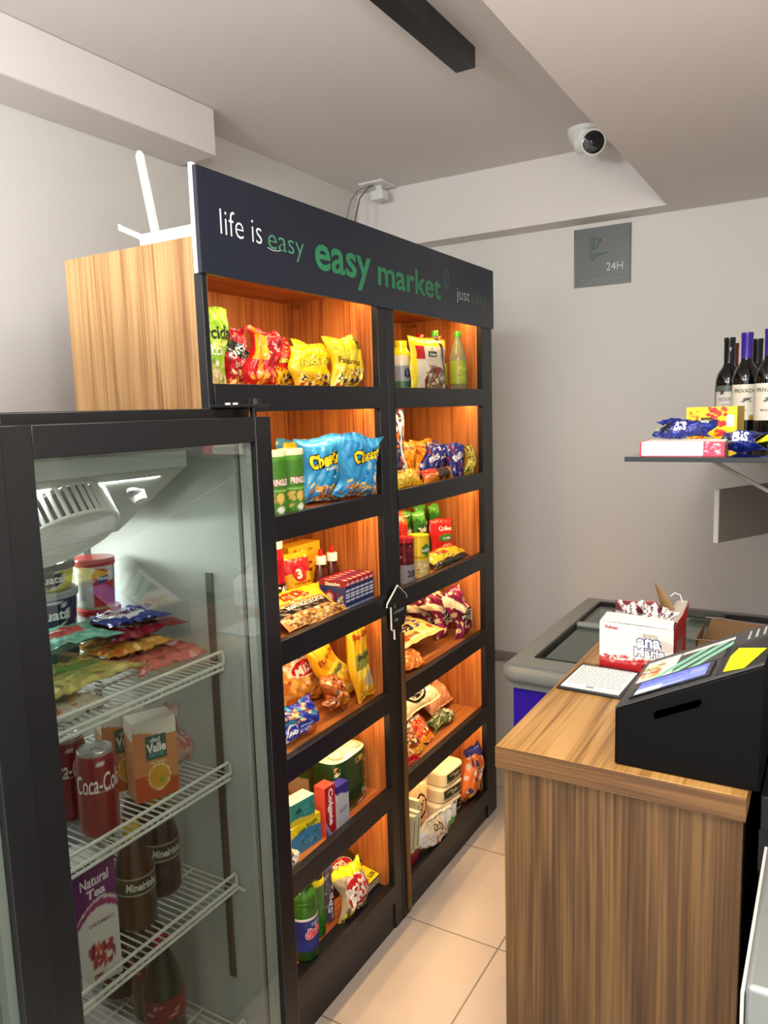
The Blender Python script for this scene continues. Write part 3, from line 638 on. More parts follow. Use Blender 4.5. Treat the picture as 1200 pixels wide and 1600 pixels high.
WRAP = ['#e6e0de', ('b', 0, 0, 1, 1, 30, .09, ['#5a2226', '#2a1a1a', '#f3efee', '#f3efee', '#b7aeb0', '#8d2c30'], 1), ('z', .5, .03, 30, '#3a1c1c')]
for k, (lx, ly, lz, r, lab) in enumerate(((-.048, .000, .052, (-8, 3, -2), 'wrapped snack cake at the left of the open cake carton'), (.000, -.004, .058, (-8, 2, 2), 'wrapped snack cake in the middle of the open cake carton'), (.046, .000, .046, (-6, -3, -4), 'wrapped snack cake at the right of the open cake carton'))):
    b = bag('snack_cake', .040, .092, .022, WRAP, (), 3+k, 1.6); put(b, (-.363+lx, 1.745+ly, 1.0+lz), r, lab, 'snack', 'snack cakes in the open carton')

# ------------------------------------------------------------------ chest freezer
RIM = mat('freezer_rim_grey', '#7f8583', .3); PUR = mat('freezer_blue_violet', '#2c12a0', .35)
fz = empty('chest_freezer', (-.35, 2.44, 0), 'blue-violet chest freezer with a grey rim and sliding glass lid by the back wall', 'freezer')
def zpart(name, m, mt, p=None, **k):
    o = m.build(name, mt, p or fz, **k); o.location = -Vector(fz.location); return o
A0, A1, B0_, B1_ = -.800, .13, 2.02, 2.86
m = M()
for bx4 in ((A0+.012, B0_+.012, A1-.012, B0_+.06), (A0+.012, B1_-.06, A1-.012, B1_-.012), (A0+.012, B0_+.06, A0+.06, B1_-.06), (A1-.06, B0_+.06, A1-.012, B1_-.06)): m.box(bx4[0], bx4[1], .06, bx4[2], bx4[3], .79)
m.box(A0+.06, B0_+.06, .06, A1-.06, B1_-.06, .45); zpart('body', m, PUR, bevel=.004)
m = M(); m.box(A0+.0105, B0_+.02, .08, A0+.0118, B1_-.02, .785); zpart('end_panel', m, mat('freezer_end', '#b9b4a8', .5))
m = M(); rw = .055
for q in ((A0, B0_, A1, B0_+rw+.02), (A0, B1_-rw, A1, B1_), (A0, B0_+rw+.02, A0+rw, B1_-rw), (A1-rw, B0_+rw+.02, A1, B1_-rw)): m.box(q[0], q[1], .79, q[2], q[3], .862)
o = zpart('rim', m, RIM, bevel=.0)
# rounded outer lip
m = M(); zc, rr = .832, .024; cr = .03
ring = []
for cx, cy, a0 in ((A1-cr, B0_+cr, -90), (A1-cr, B1_-cr, 0), (A0+cr, B1_-cr, 90), (A0+cr, B0_+cr, 180)):
    for k in range(6): a = math.radians(a0+90*k/5); ring.append((cx+cr*math.cos(a), cy+cr*math.sin(a), zc))
m.tube(ring+[ring[0]], rr, 14, caps=False); zpart('rounded_lip', m, RIM)
m = M(); m.box(A0+rw+.001, B0_+rw+.021, .845, A0+rw+.010, B1_-rw-.001, .866); m.box(A0+rw+.010, B1_-rw-.014, .845, A1-rw-.001, B1_-rw-.001, .868); m.box(A0+rw+.010, B0_+rw+.021, .845, A1-rw-.001, B0_+rw+.028, .864); zpart('lid_track', m, mat('track_rubber', '#17191a', .4))
FG = thin_glass('freezer_glass', (.80, .84, .82), 1.9)
m = M(); zx0, zx1, zy0, zy1 = A0+.0605, A1-.0605, B0_+.0605, B1_-.0605
m.box(zx0, zy0, .4502, zx1, zy1, .4545)
for q in ((zx0, zy0, zx1, zy0+.004), (zx0, zy1-.004, zx1, zy1), (zx0, zy0+.004, zx0+.004, zy1-.004), (zx1-.004, zy0+.004, zx1, zy1-.004)): m.box(q[0], q[1], .4545, q[2], q[3], .84)
zpart('inner_liner', m, mat('freezer_liner', '#d5d8d6', .5))
m = M(); m.box(A0+rw+.012, B0_+rw+.030, .850, A1-rw-.004, 2.50, .854); l1 = zpart('sliding_lid', m, FG)
m = M(); m.box(A0+rw+.012, 2.485, .858, A1-rw-.004, 2.507, .868); zpart('lid_frame', m, mat('lid_bar', '#9aa39f', .35), l1).location = (0, 0, 0)
m = M(); m.box(A0+rw+.012, 2.46, .8560, A1-rw-.004, B1_-rw-.016, .8595); l2 = zpart('sliding_lid', m, FG)
m = M(); m.box(-.42, 2.70, .869, -.30, 2.76, .884); zpart('lid_handle', m, mat('handle_grey', '#4c5152', .35), l2, bevel=.006).location = (0, 0, 0)
# ice-cream cartons below the glass
for k, (x, y, col, lab) in enumerate(((-.66, 2.2, '#cfd6d2', 'pale frozen box under the near end of the freezer glass'), (-.56, 2.36, '#aeb8b4', 'grey frozen box in the middle below the freezer glass'), (-.66, 2.62, '#c9cfcc', 'pale frozen box under the far end of the freezer glass'), (-.38, 2.62, '#8a9391', 'dark grey frozen box under the glass behind the cake carton'))):
    b = carton('frozen_food_box', .12, .10, .16, {'*': [col]}, []); put(b, (x+.03, y, .456), (0, 0, 20*k), lab, 'box', 'boxes inside the freezer')
m = M(); m.tube([(-.69, 2.12, .70), (-.62, 2.14, .70), (-.58, 2.22, .70), (-.62, 2.26, .70), (-.56, 2.32, .70), (-.50, 2.32, .70), (-.48, 2.40, .70)], .006, 6)
m.build('wire_basket', WIRE, fz).location = -Vector(fz.location)

# open brown cardboard box on the freezer
ob = empty('cardboard_box', (-.245, 2.36, .8705), 'open brown cardboard box with a red and white torn edge on the freezer', 'box')
m = M(); sheet(m, [(-.10, -.07, 0), (.10, -.07, 0), (.10, -.075, .075), (-.09, -.075, .070)]); sheet(m, [(-.10, .07, 0), (.10, .07, 0), (.11, .08, .115), (-.07, .08, .125)]); sheet(m, [(-.10, -.07, 0), (-.10, .07, 0), (-.09, .08, .125), (-.10, -.08, .072)]); sheet(m, [(.10, -.07, 0), (.10, .07, 0), (.11, .08, .115), (.10, -.08, .09)]); m.box(-.10, -.07, .001, .10, .07, .003)
m.build('body', CB, ob)
m = M(); m.tube([(-.09, .081, .125), (-.04, .082, .128), (.04, .082, .120), (.11, .081, .118)], .0022, 5); m.tube([(-.10, -.077, .073), (-.04, -.077, .078), (.03, -.078, .074), (.10, -.077, .078)], .0018, 5); m.build('torn_edge', mat('torn_pink', '#d9b9b4', .6), ob)

ob.scale = (.85, .85, .62)
# ------------------------------------------------------------------ glass wall shelf at the right
GZ = 1.486
gs = empty('glass_shelf', (-.05, 2.3, GZ), 'dark tinted glass shelf holding wine bottles at the right', 'shelf')
def gpart(name, m, mt, **k):
    o = m.build(name, mt, gs, **k); o.location = -Vector(gs.location); return o
m = M(); m.box(-.389, 1.66, GZ-.010, .44, 2.98, GZ); gpart('glass_plate', m, mat('smoked_glass', '#0d1413', .06, coat=.5), bevel=.001)
for yy in (1.88, 2.75):
    m = M(); m.tube([(-.262, yy, GZ-.012), (-.13, yy, 1.398), (.44, yy, 1.13)], .0045, 8); m.tube([(-.275, yy, GZ-.013), (.44, yy, GZ-.013)], .003, 6); gpart('bracket', m, mat('bracket_grey', '#a8a39a', .4))
pl = empty('wall_panel', (-.267, 2.2, 1.29), 'grey flat panel with a pale edge hanging below the glass shelf', 'panel'); pl.rotation_euler = (0, 0, math.radians(63))
m = M(); m.box(.004, 0, -.072, .56, .012, .072); m.build('plate', mat('panel_taupe', '#8b8178', .35), pl)
m = M(); m.box(0, 0, -.072, .0038, .013, .072); m.build('edge_strip', WHITE, pl)

def wine(label_art, texts, capc, h=.30, name='wine_bottle', lc=None):
    r = empty(name); k = h/.30
    prof = [(.030, 0), (.0365, .004), (.037, .01), (.037, .165*k), (.0365, .175*k), (.031, .195*k), (.020, .212*k), (.0155, .222*k), (.0145, .235*k), (.0145, .288*k), (.0155, .290*k), (.0155, .299*k), (.012, .30*k)]
    lathe('glass_body', prof, ['#0a0d0a'], (), 32, DARKG, r)
    lathe('label', [(.0374, .055), (.0374, .155)], label_art, texts, 44, CARD, r, closed=False)
    lathe('capsule', [(.0152, .228*k), (.0156, .287*k), (.0162, .290*k), (.0162, .3005*k), (.0005, .3008*k)], [capc], (('v', .5, .5, .006, .012, '#d8d0c0', .02),) if capc == '#14161a' else (), 24, mat('capsule_foil', '#fff', .3) if 0 else SHINE, r)
    return r
WL = ['#ece5d2', ('r', 0, 0, .28, 1, '#0b0d0b'), ('r', .72, 0, 1, 1, '#0b0d0b'), ('b', .46, .50, .56, .62, 10, .028, ['#3a3a3a', '#5c5c5c'], 2), ('e', .57, .06, .035, .10, '#b98d42')]
WT = (('PRIVADO', .49, .82, .062, .011, '#3a3835', .01), ('Merlot', .46, .28, .020, .006, '#5a5550', .01))
w1 = wine(['#dedad0', ('r', 0, 0, .28, 1, '#0b0d0b'), ('r', .72, 0, 1, 1, '#0b0d0b'), ('r', .28, .84, .72, 1, '#56675c'), ('e', .40, .80, .03, .07, '#4a2a22')], (('RESERVA', .47, .60, .050, .010, '#6b6964', 0), ('cabernet', .45, .45, .025, .006, '#8d6a54', 0)), '#14161a', .295)
put(w1, (-.287, 2.52, GZ+.0005), (0, 0, 15), 'dark wine bottle with black capsule and green-topped label, leftmost on the glass shelf', 'bottle', 'wine bottles on the glass shelf')
w2 = wine(WL, WT, '#3b1f8f', .300); put(w2, (-.232, 2.437, GZ+.0005), (0, 0, 8), 'wine bottle with a purple capsule and cream label, beside the leftmost bottle', 'bottle', 'wine bottles on the glass shelf')
w3 = copy_tree(w2); put(w3, (-.166, 2.36, GZ+.0005), (0, 0, 2), 'wine bottle with a purple capsule and cream label at the right edge of the photo', 'bottle', 'wine bottles on the glass shelf')
w4 = wine(WL, WT, '#15161b', .300); put(w4, (-.228, 2.72, GZ+.0005), (0, 0, 12), 'black-capped wine bottle standing behind the purple-capped one', 'bottle', 'wine bottles on the glass shelf')
w5 = wine(WL, WT, '#8a4a34', .300); put(w5, (-.165, 2.60, GZ+.0005), (0, 0, 5), 'copper-capped wine bottle between the two purple-capped ones, further back', 'bottle', 'wine bottles on the glass shelf')
w6 = wine(WL, WT, '#6a2f25', .292); put(w6, (-.300, 2.74, GZ+.0005), (0, 0, 5), 'brown-capped wine bottle hidden behind the leftmost black-capped bottle', 'bottle', 'wine bottles on the glass shelf')
YG = ['#f2cf16', ('b', .42, .3, .8, 1, 12, .09, ['#d3201c', '#e0392b'], 8), ('b', .1, .1, .4, .5, 8, .06, ['#d8641b', '#c8201c'], 5), ('r', .3, .58, .52, .74, '#3a3320'), ('r', .80, .55, .95, .8, '#f0eee6'), ('b', .05, .65, .25, .9, 6, .04, ['#b9541b', '#e07a20'], 9)]
b = carton('candy_display_box', .112, .075, .098, {'*': ['#e7c21a'], 'F': YG, 'R': ['#c99a1e', ('s', 0, 0, 1, 1, 120, '#e0b62c', 0), ('b', 0, 0, 1, 1, 40, .03, ['#a87a1a', '#e4c04a'], 2)]}, [('F', 'LOKA', .41, .66, .02, .008, '#f5e95a', .02)])
put(b, (-.252, 1.975, GZ+.0005), (0, 0, -6), 'yellow and red candy display box in front of the wine bottles', 'box')
PK = ['#f2ede6', ('r', 0, 0, 1, .09, '#c21f3a'), ('r', .76, 0, 1, 1, '#cf3a56'), ('r', 0, 0, .03, 1, '#c21f3a'), ('s', .14, .35, .72, .80, 60, '#b8bdb8', 1), ('b', .78, .1, .97, .9, 14, .04, ['#e79aa8', '#f2c5cd'], 3)]
b = carton('candy_box', .165, .13, .030, {'*': ['#ece6df', ('r', 0, 0, .04, 1, '#d9687c')], 'F': PK, 'R': ['#7a5138', ('b', 0, 0, 1, 1, 12, .15, ['#c9a17a', '#b64a32', '#d8cdbb'], 3)]}, [('F', 'VALORES NUTRICIONAIS', .45, .22, .07, .005, '#8a9a90', 0)])
put(b, (-.282, 1.745, GZ+.0005), (0, 0, 3), 'flat white and pink candy box at the near edge of the glass shelf', 'box')
BL = ['#12206e', ('b', 0, 0, 1, 1, 12, .09, ['#0d1753', '#2a3a9c', '#16246f'], 4), ('r', .02, .3, .08, .7, '#d9cf3a'), ('r', .12, .2, .26, .75, '#1a1a30')]
b = bag('wafer_pack', .125, .045, .030, BL, [('BIS', .42, .45, .026, .018, '#e8ecf8', .04), ('Lacta', .8, .7, .016, .006, '#fff', .02)], 4); put(b, (-.290, 1.79, GZ+.034), (-35, 0, 6), 'blue wafer pack lying on the white and pink candy box', 'snack', 'blue wafer packs')
b = bag('wafer_pack', .085, .045, .035, BL, [('BIS', .5, .6, .035, .020, '#e8ecf8', .04)], 5); put(b, (-.178, 1.80, GZ+.003), (-20, 0, 10), 'blue wafer pack lying right of the white and pink candy box', 'snack', 'blue wafer packs')
b = bag('candy_bar', .10, .035, .020, ['#f0e322', ('b', .2, .2, .8, .8, 4, .06, ['#e8d010'], 1)], (), 6); put(b, (-.085, 1.82, GZ+.034), (-30, -42, 8), 'yellow wrapped bar leaning at the right end of the glass shelf', 'snack')

# ------------------------------------------------------------------ goods on the lit shelves, left bay
G1 = 'snack bags on the top left shelf'
food = lambda y0, y1, cols, n=26, s=.07, seed=1: ('b', .05, y0, .95, y1, n, s, cols, seed)
b = bag('snack_bag', .125, .185, .045, ['#8fc22a', ('W', .86, .02, 6, 1, '#a8d832'), food(.05, .35, ['#d9c9a0', '#e8e2c8', '#7a9a2a', '#c9b27a']), ('e', .5, .62, .46, .12, '#c5e25a'), ('b', .1, .4, .9, .6, 8, .05, ['#f2f4e0', '#6aa51f'], 3)],
  [('torcida', .52, .70, .112, .030, '#1d3d1f', .03), ('BACON', .55, .47, .06, .016, '#f4f4ee', .02)], 1)
put(b, (-1.235, 1.312, BZ[0]), (0, 0, 82), 'bright green snack bag at the left end of the top shelf', 'snack bag', G1)
REDS = ['#b01c24', ('W', .80, .02, 7, 2, '#8f1420'), ('d', .42, .62, 1.2, .12, '#1d2a22'), food(.02, .32, ['#e0a84a', '#c97a2a', '#f0d08a', '#8f1a1a'], 20, .08, 5), ('e', .7, .8, .2, .06, '#d63038'), ('b', .1, .3, .9, .5, 8, .06, ['#d9303a', '#8a101c'], 6)]
b = bag('snack_bag', .115, .150, .045, REDS, [('torcida', .48, .64, .085, .020, '#f0ece4', .03, 25), ('churrasco', .48, .42, .07, .014, '#f2d9c0', .01, 5)], 2, 1.5)
put(b, (-1.21, 1.402, BZ[0]), (-8, -4, 84), 'dark red snack bag with a dark green band beside the green bag', 'snack bag', G1)
b = bag('snack_bag', .100, .138, .045, ['#b8141c', ('r', .05, .45, .45, .86, '#f0a81c'), ('d', .25, .5, .3, .05, '#d88a14'), food(.02, .35, ['#e8612a', '#f0b03a', '#c41a20'], 14, .08, 3), ('b', .5, .4, 1, .9, 8, .07, ['#d4242c', '#8a0f16'], 8)], [('crek', .7, .72, .035, .014, '#f0dcd0', .02, -60)], 3, 1.6)
put(b, (-1.185, 1.447, BZ[0]), (-6, 6, 78), 'red snack bag with an orange-yellow patch on the top left shelf', 'snack bag', G1)
YB = ['#f0c818', ('w', .38, .04, 5, 1, '#d8b422'), food(.03, .35, ['#26304a', '#e8e0a0', '#c9a018', '#f4e67a', '#b0481c'], 24, .08, 7), ('e', .5, .62, .36, .12, '#f6dc3a'), ('b', .1, .7, .9, .95, 8, .05, ['#e6b412', '#f8e040'], 2)]
b = bag('snack_bag', .150, .122, .050, ['#f0c818', ('W', .55, .20, 3, 2.4, '#c4261c'), ('b', .0, .5, .6, 1, 10, .07, ['#d8402a', '#e8862a', '#a8141a'], 3), food(.03, .4, ['#26304a', '#e8e0a0', '#c9a018', '#c8301c'], 20, .08, 9)], [('Fandangos', .58, .55, .10, .022, '#f6e04a', .03, -18, '#5a3a10')], 4, 1.5)
put(b, (-1.245, 1.600, BZ[0]), (-10, -14, 82), 'yellow corn snack bag with a red top leaning next to the red bags', 'snack bag', G1)
b = bag('snack_bag', .165, .122, .050, YB, [('Fandangos', .5, .62, .12, .024, '#f8e84a', .035, 6, '#6a4a10'), ('elma chips', .5, .86, .04, .008, '#7a3a14', 0)], 5, 1.3)
put(b, (-1.190, 1.672, BZ[0]), (-6, 0, 84), 'yellow corn snack bag in the middle front of the top left shelf', 'snack bag', G1)
b = bag('snack_bag', .145, .140, .050, YB+[('r', .78, .72, 1, .98, '#5c7a2a')], [('Fandangos', .42, .50, .10, .022, '#6a4a10', .02, -8), ('chips', .85, .84, .03, .010, '#1c2a14', .02)], 6, 1.3)
put(b, (-1.175, 1.800, BZ[0]), (-4, -5, 86), 'yellow corn snack bag at the right end of the top left shelf', 'snack bag', G1)
b = bag('snack_bag', .150, .135, .045, YB, [], 16, 1.3)
put(b, (-1.285, 1.775, BZ[0]), (-6, 4, 86), 'yellow corn snack bag behind the two front ones', 'snack bag', G1)

# second shelf
def tube_can(seed=0):
    r = empty('chip_can')
    lathe('can_body', [(.0325, .0), (.0325, .152)], ['#3f7a1c', ('b', .30, .08, .48, .38, 5, .045, ['#d8b86a', '#c8a24a'], seed), ('e', .5, .14, .045, .07, '#d9dccb'), ('e', .5, .32, .05, .09, '#d8b258'), ('r', 0, .44, 1, .455, '#8fbf5a'), ('W', .93, .015, 12, 0, '#4f9626')],
          [('PRINGLES', .5, .58, .052, .016, '#e8ddd6', .04, 0, '#a01c24')], 48, CARD, r)
    lathe('lid', [(.0335, .150), (.0338, .162), (.032, .165), (.0005, .165)], ['#e9e6b4'], (), 36, SHINE, r); return r
c1 = tube_can(); put(c1, (-1.175, 1.524, BZ[1]), (0, 0, 82), 'green potato chip can with cream lid, beside the orange bag', 'can', 'potato chip cans')
c2 = copy_tree(c1); put(c2, (-1.175, 1.454, BZ[1]), (0, 0, 70), 'green potato chip can with cream lid, half hidden by the fridge door', 'can', 'potato chip cans')
G2 = 'puffed corn snack bags'
ORB = ['#e8701c', ('W', .84, .02, 6, 1, '#f2b81c'), food(.05, .4, ['#c43a14', '#f2a83a', '#8a2a10', '#f6c95a'], 22, .08, 4), ('e', .5, .45, .4, .06, '#f4e6c8'), ('b', .1, .6, .9, .8, 9, .06, ['#f29a2a', '#d8541a'], 8)]
b = bag('snack_bag', .130, .158, .050, ORB, [('Cheetos', .5, .70, .10, .026, '#f6d030', .04, 0, '#2a1a10'), ('LUA', .55, .46, .045, .014, '#3a1c10', .03)], 7)
put(b, (-1.225, 1.655, BZ[1]), (-4, 0, 84), 'orange puffed corn bag between the chip cans and the blue bags', 'snack bag', G2)
BLB = ['#2f8fc8', ('W', .88, .02, 7, 1, '#48a8dc'), ('b', .25, .02, .95, .22, 16, .08, ['#e8b83a', '#f4f0e4', '#d8862a', '#c9a050'], 4), ('b', .1, .0, .7, .3, 8, .07, ['#8a4a2a', '#b8683a', '#f0c848'], 6), ('b', .55, .25, .9, .55, 5, .06, ['#e8f4fa', '#9ad0e8'], 9), ('b', 0, .1, 1, .9, 10, .08, ['#2480ba', '#3b9bd4'], 2)]
b = bag('snack_bag', .190, .178, .060, BLB, [('Cheetos', .43, .67, .140, .040, '#f6d422', .05, 6, '#14161c'), ('REQUEIJÃO', .55, .52, .07, .012, '#f4f8fa', .02, 4)], 8, 1.2)
put(b, (-1.178, 1.700, BZ[1]), (2, -3, 76), 'large light blue puffed corn bag in front, nearer the green chip cans', 'snack bag', G2)
b = bag('snack_bag', .165, .172, .060, BLB, [('Cheetos', .55, .74, .12, .034, '#f6d422', .05, 18, '#14161c')], 9, 1.4)
put(b, (-1.168, 1.800, BZ[1]), (12, 8, 80), 'light blue puffed corn bag in front, nearest the middle post', 'snack bag', G2)
b = bag('snack_bag', .150, .168, .040, ORB, [('Cheetos', .5, .8, .11, .026, '#f6d030', .04, 0, '#2a1a10')], 10)
put(b, (-1.290, 1.770, BZ[1]), (-5, 0, 86), 'orange puffed corn bag standing behind the blue bags', 'snack bag', G2)
b = bag('snack_bag', .140, .165, .035, BLB, [], 19)
put(b, (-1.345, 1.80, BZ[1]), (-2, 4, 86), 'light blue puffed corn bag at the very back of the second shelf', 'snack bag', G2)

# third shelf
r = empty('chocolate_powder_jar')
lathe('jar_body', [(.030, 0), (.036, .004), (.036, .10), (.031, .13), (.033, .17), (.028, .195)], ['#a01620', ('r', 0, .32, 1, .52, '#2a0c0e'), ('W', .85, .02, 12, 0, '#b8202a')], [('ESCAU', .5, .43, .075, .022, '#f4ece4', .03)], 40, SHINE, r); cap(r, .030, .195, .026, '#e4e0d4')
put(r, (-1.235, 1.520, BZ[2]), (0, 0, 70), 'red chocolate powder jar half hidden by the fridge door edge', 'jar')
b = carton('coffee_carton', .150, .055, .178, {'*': ['#e6a81c'], 'F': ['#e8b020', ('r', 0, .72, 1, .80, '#d89a14'), ('e', .2, .90, .05, .05, '#c83a1c')], 'L': ['#d99c16']}, [('F', '3 corações', .55, .9, .06, .012, '#7a2a10', .02), ('F', 'C', .42, .62, .02, .03, '#6a2410', .04), ('F', 'C', .65, .62, .02, .03, '#6a2410', .04), ('F', 'C', .88, .62, .02, .03, '#6a2410', .04), ('F', 'C', .88, .35, .02, .03, '#6a2410', .04)])
put(b, (-1.335, 1.745, BZ[2]), (0, 0, 90), 'tall yellow coffee carton behind the coffee pouch', 'carton')
b = bag('coffee_pouch', .115, .165, .050, ['#e8a01c', ('W', .66, .02, 4, 0, '#b81c24'), ('W', .90, .02, 4, 0, '#e8b01c'), ('e', .42, .66, .25, .14, '#8a1420'), ('e', .42, .66, .21, .11, '#d83038'), ('e', .55, .20, .26, .13, '#7a4a20'), ('b', .35, .12, .75, .28, 10, .05, ['#3a1c10', '#b8864a', '#5a2c14'], 3)], [('3', .36, .66, .02, .028, '#f6e8d0', .04), ('corações', .48, .50, .07, .012, '#7a2410', .02)], 11, .5)
put(b, (-1.240, 1.635, BZ[2]), (-5, 0, 84), 'yellow and red coffee pouch with a red heart-like badge', 'pouch')
def sauce(lab, y, x=-1.205):
    r = empty('sauce_bottle'); sup = (1, .72, 2.2)
    lathe('bottle_body', [(.021, 0), (.025, .004), (.0245, .04), (.025, .075), (.021, .10), (.015, .118), (.012, .125)], ['#4a1c10', ('W', .9, .02, 6, 0, '#3a140c')], (), 30, SHINE, r, sup=sup)
    lathe('label', [(.0252, .03), (.0252, .078)], ['#c8451c', ('r', 0, 0, .30, 1, '#4a1c10'), ('r', .70, 0, 1, 1, '#4a1c10'), ('e', .5, .5, .12, .35, '#e8d8b0'), ('b', .4, .1, .6, .3, 4, .04, ['#7a2410', '#e8a03a'], 1)], [('molho', .5, .62, .022, .009, '#7a1c10', .03)], 36, CARD, r, closed=False, sup=sup)
    cp = cap(r, .0155, .122, .024, '#efe9da'); lathe('red_tip', [(.007, .146), (.0065, .162), (.003, .166), (.0004, .166)], ['#c81e1e'], (), 16, SHINE, r)
    put(r, (x, y, BZ[2]), (0, 0, 82), lab, 'bottle', 'brown sauce bottles'); return r
sauce('brown sauce bottle with red-tipped cream cap, nearest the coffee pouch', 1.700)
sauce('brown sauce bottle with red-tipped cream cap, nearest the stack of small boxes', 1.757)
proto = None
for k in range(6):
    if proto is None:
        proto = carton('seasoning_box', .0235, .085, .088, {'*': ['#2c3a72'], 'F': ['#23305e', ('r', 0, .82, 1, 1, '#b8242c'), ('s', .1, .25, .9, .7, 60, '#c8ccd8', 1), ('r', 0, 0, 1, .15, '#8f9ab8')], 'T': ['#a02430', ('b', 0, 0, 1, 1, 5, .2, ['#d8c8b8', '#2a3568'], 2)], 'L': ['#2b3568', ('W', .8, .02, 5, 0, '#8f1c28'), ('e', .35, .42, .22, .24, '#a82430'), ('e', .35, .42, .13, .15, '#e8c8a0'), ('b', .6, .1, .95, .6, 8, .07, ['#d8a04a', '#e8dcc0', '#7a2a1c'], 3)]}, [('L', 'Sazón', .5, .88, .05, .010, '#f0ece0', .03), ('F', 'caldo', .5, .88, .018, .008, '#f0ece0', .02)])
        o = proto
    else: o = copy_tree(proto)
    put(o, (-1.195, 1.7985+k*.0246 - .07, BZ[2]), (0, 0, 90), None, 'box', 'small navy and red boxes in a row')
    o['label'] = ['nearest navy and red box, its wide picture side showing', 'second navy and red box from the picture side', 'third navy and red box from the picture side', 'fourth navy and red box from the picture side', 'fifth navy and red box from the picture side', 'navy and red box next to the middle post'][k]
b = bag('sweet_pack', .255, .125, .028, ['#b98a4a', ('W', .62, .03, 4, 1, '#f0d21c'), ('d', .52, .42, 1.52, .11, '#1c1410'), ('b', .02, .02, .95, .28, 26, .06, ['#8a5a2a', '#d8a85a', '#6a3c1c', '#e8c890'], 4), ('b', .3, .65, .7, .9, 10, .06, ['#d8401c', '#c8281c'], 6), ('r', .92, .2, 1, .9, '#c9c41c')], [('DOCE', .42, .78, .09, .024, '#d8301c', .04), ('MANTEIGA DE CACAU', .52, .47, .17, .014, '#f0e4d0', .03)], 12, .7)
put(b, (-1.150, 1.585, BZ[2]+.012), (-58, 0, 88), 'flat yellow and black sweet pack leaning at the front of the third shelf', 'pack')

# fourth shelf
G4 = 'pasta packs'
b = bag('bread_bag', .200, .215, .085, ['#d89a3a', ('W', .80, .03, 6, 1, '#e8dcc0'), ('d', .66, .40, .5, .13, '#2f7f8e'), ('b', 0, .0, 1, .5, 20, .09, ['#c8742a', '#e8b86a', '#b85a1c', '#f0d8a8'], 3), ('b', .05, .5, .6, .75, 14, .07, ['#e8dcc4', '#f0e8d8', '#d8b070'], 5), ('e', .40, .53, .29, .135, '#f2ece4'), ('e', .40, .53, .27, .12, '#c81c24')],
  [('Milani', .40, .53, .085, .030, '#f6f0ea', .03, 18), ('LEVE', .72, .36, .085, .022, '#1a1c20', .05, -52), ('TOTAL', .80, .22, .07, .020, '#1a1c20', .05, -52)], 13, 1.6)
put(b, (-1.225, 1.645, BZ[3]), (-8, -3, 82), 'large clear bread bag with a red oval badge at the left of the pasta', 'bread bag', 'bread bags')
b = bag('bread_bag', .165, .095, .060, ['#2638a0', ('b', .0, .5, .9, 1, 10, .10, ['#b87a3a', '#e8c890', '#2f8fae'], 3), ('r', .55, 0, 1, .30, '#c86a2a'), ('e', .22, .32, .13, .22, '#e8ecf4'), ('e', .22, .32, .11, .18, '#22329a'), ('b', .3, .1, .7, .5, 5, .08, ['#2c42b8', '#1e2d88'], 4)], [('pão', .22, .32, .022, .016, '#e8ecf4', .03), ('SEM ADIÇÃO', .55, .38, .05, .009, '#dfe4f4', .02), ('DE LACTOSE', .55, .25, .05, .009, '#dfe4f4', .02)], 14, 1.3)
put(b, (-1.185, 1.515, BZ[3]), (-10, 0, 84), 'small blue bread bag lying at the bottom left corner of the fourth shelf', 'bread bag', 'bread bags')
b = bag('bread_bag', .100, .085, .055, ['#a85a24', ('b', 0, 0, 1, 1, 26, .10, ['#8a3c14', '#c87a3a', '#b86a2a', '#d8a060', '#6a2a10'], 5), ('b', .2, .1, .8, .5, 5, .06, ['#c8901c', '#2f7f8e'], 9)], [], 15, 1.8)
put(b, (-1.195, 1.690, BZ[3]), (-12, 24, 80), 'brown roll bag crumpled between the blue bread bag and the yellow pasta', 'bread bag', 'bread bags')
PAS = ['#eeb01c', ('r', 0, .86, 1, 1, '#f2bc28'), ('r', .12, .30, .88, .56, '#f4d04a'), ('b', .1, .02, .9, .25, 12, .08, ['#d88a14', '#f6d86a', '#e8a01c'], 3), ('r', .2, .44, .8, .48, '#6a7a3a')]
b = bag('pasta_pack', .095, .245, .050, PAS, [('Barilla', .5, .72, .07, .020, '#a8481c', .02), ('ninho', .5, .50, .05, .010, '#5a6a2a', .02)], 17, 1.3)
put(b, (-1.180, 1.790, BZ[3]), (-8, -38, 86), 'yellow pasta pack slanting across the fourth shelf in front of the upright ones', 'pasta', G4)
b = bag('pasta_pack', .075, .245, .040, PAS+[('r', .1, .35, .9, .75, '#e8981c')], [('PARAFUSO', .5, .62, .12, .012, '#6a3a10', .02, 90)], 18, 1.2)
put(b, (-1.300, 1.775, BZ[3]), (-4, -8, 88), 'orange-yellow pasta pack standing upright in the middle of the fourth shelf', 'pasta', G4)
b = bag('pasta_pack', .085, .255, .045, PAS+[('r', .12, .42, .88, .60, '#8a8a3a'), ('e', .6, .25, .28, .10, '#b8a88a')], [('Barilla', .5, .80, .065, .018, '#b83a1c', .03), ('ESPAGUETE', .5, .55, .055, .012, '#2a2410', .03)], 20, 1.0)
put(b, (-1.170, 1.838, BZ[3]), (-2, -10, 86), 'yellow spaghetti pack with a green band next to the middle post', 'pasta', G4)

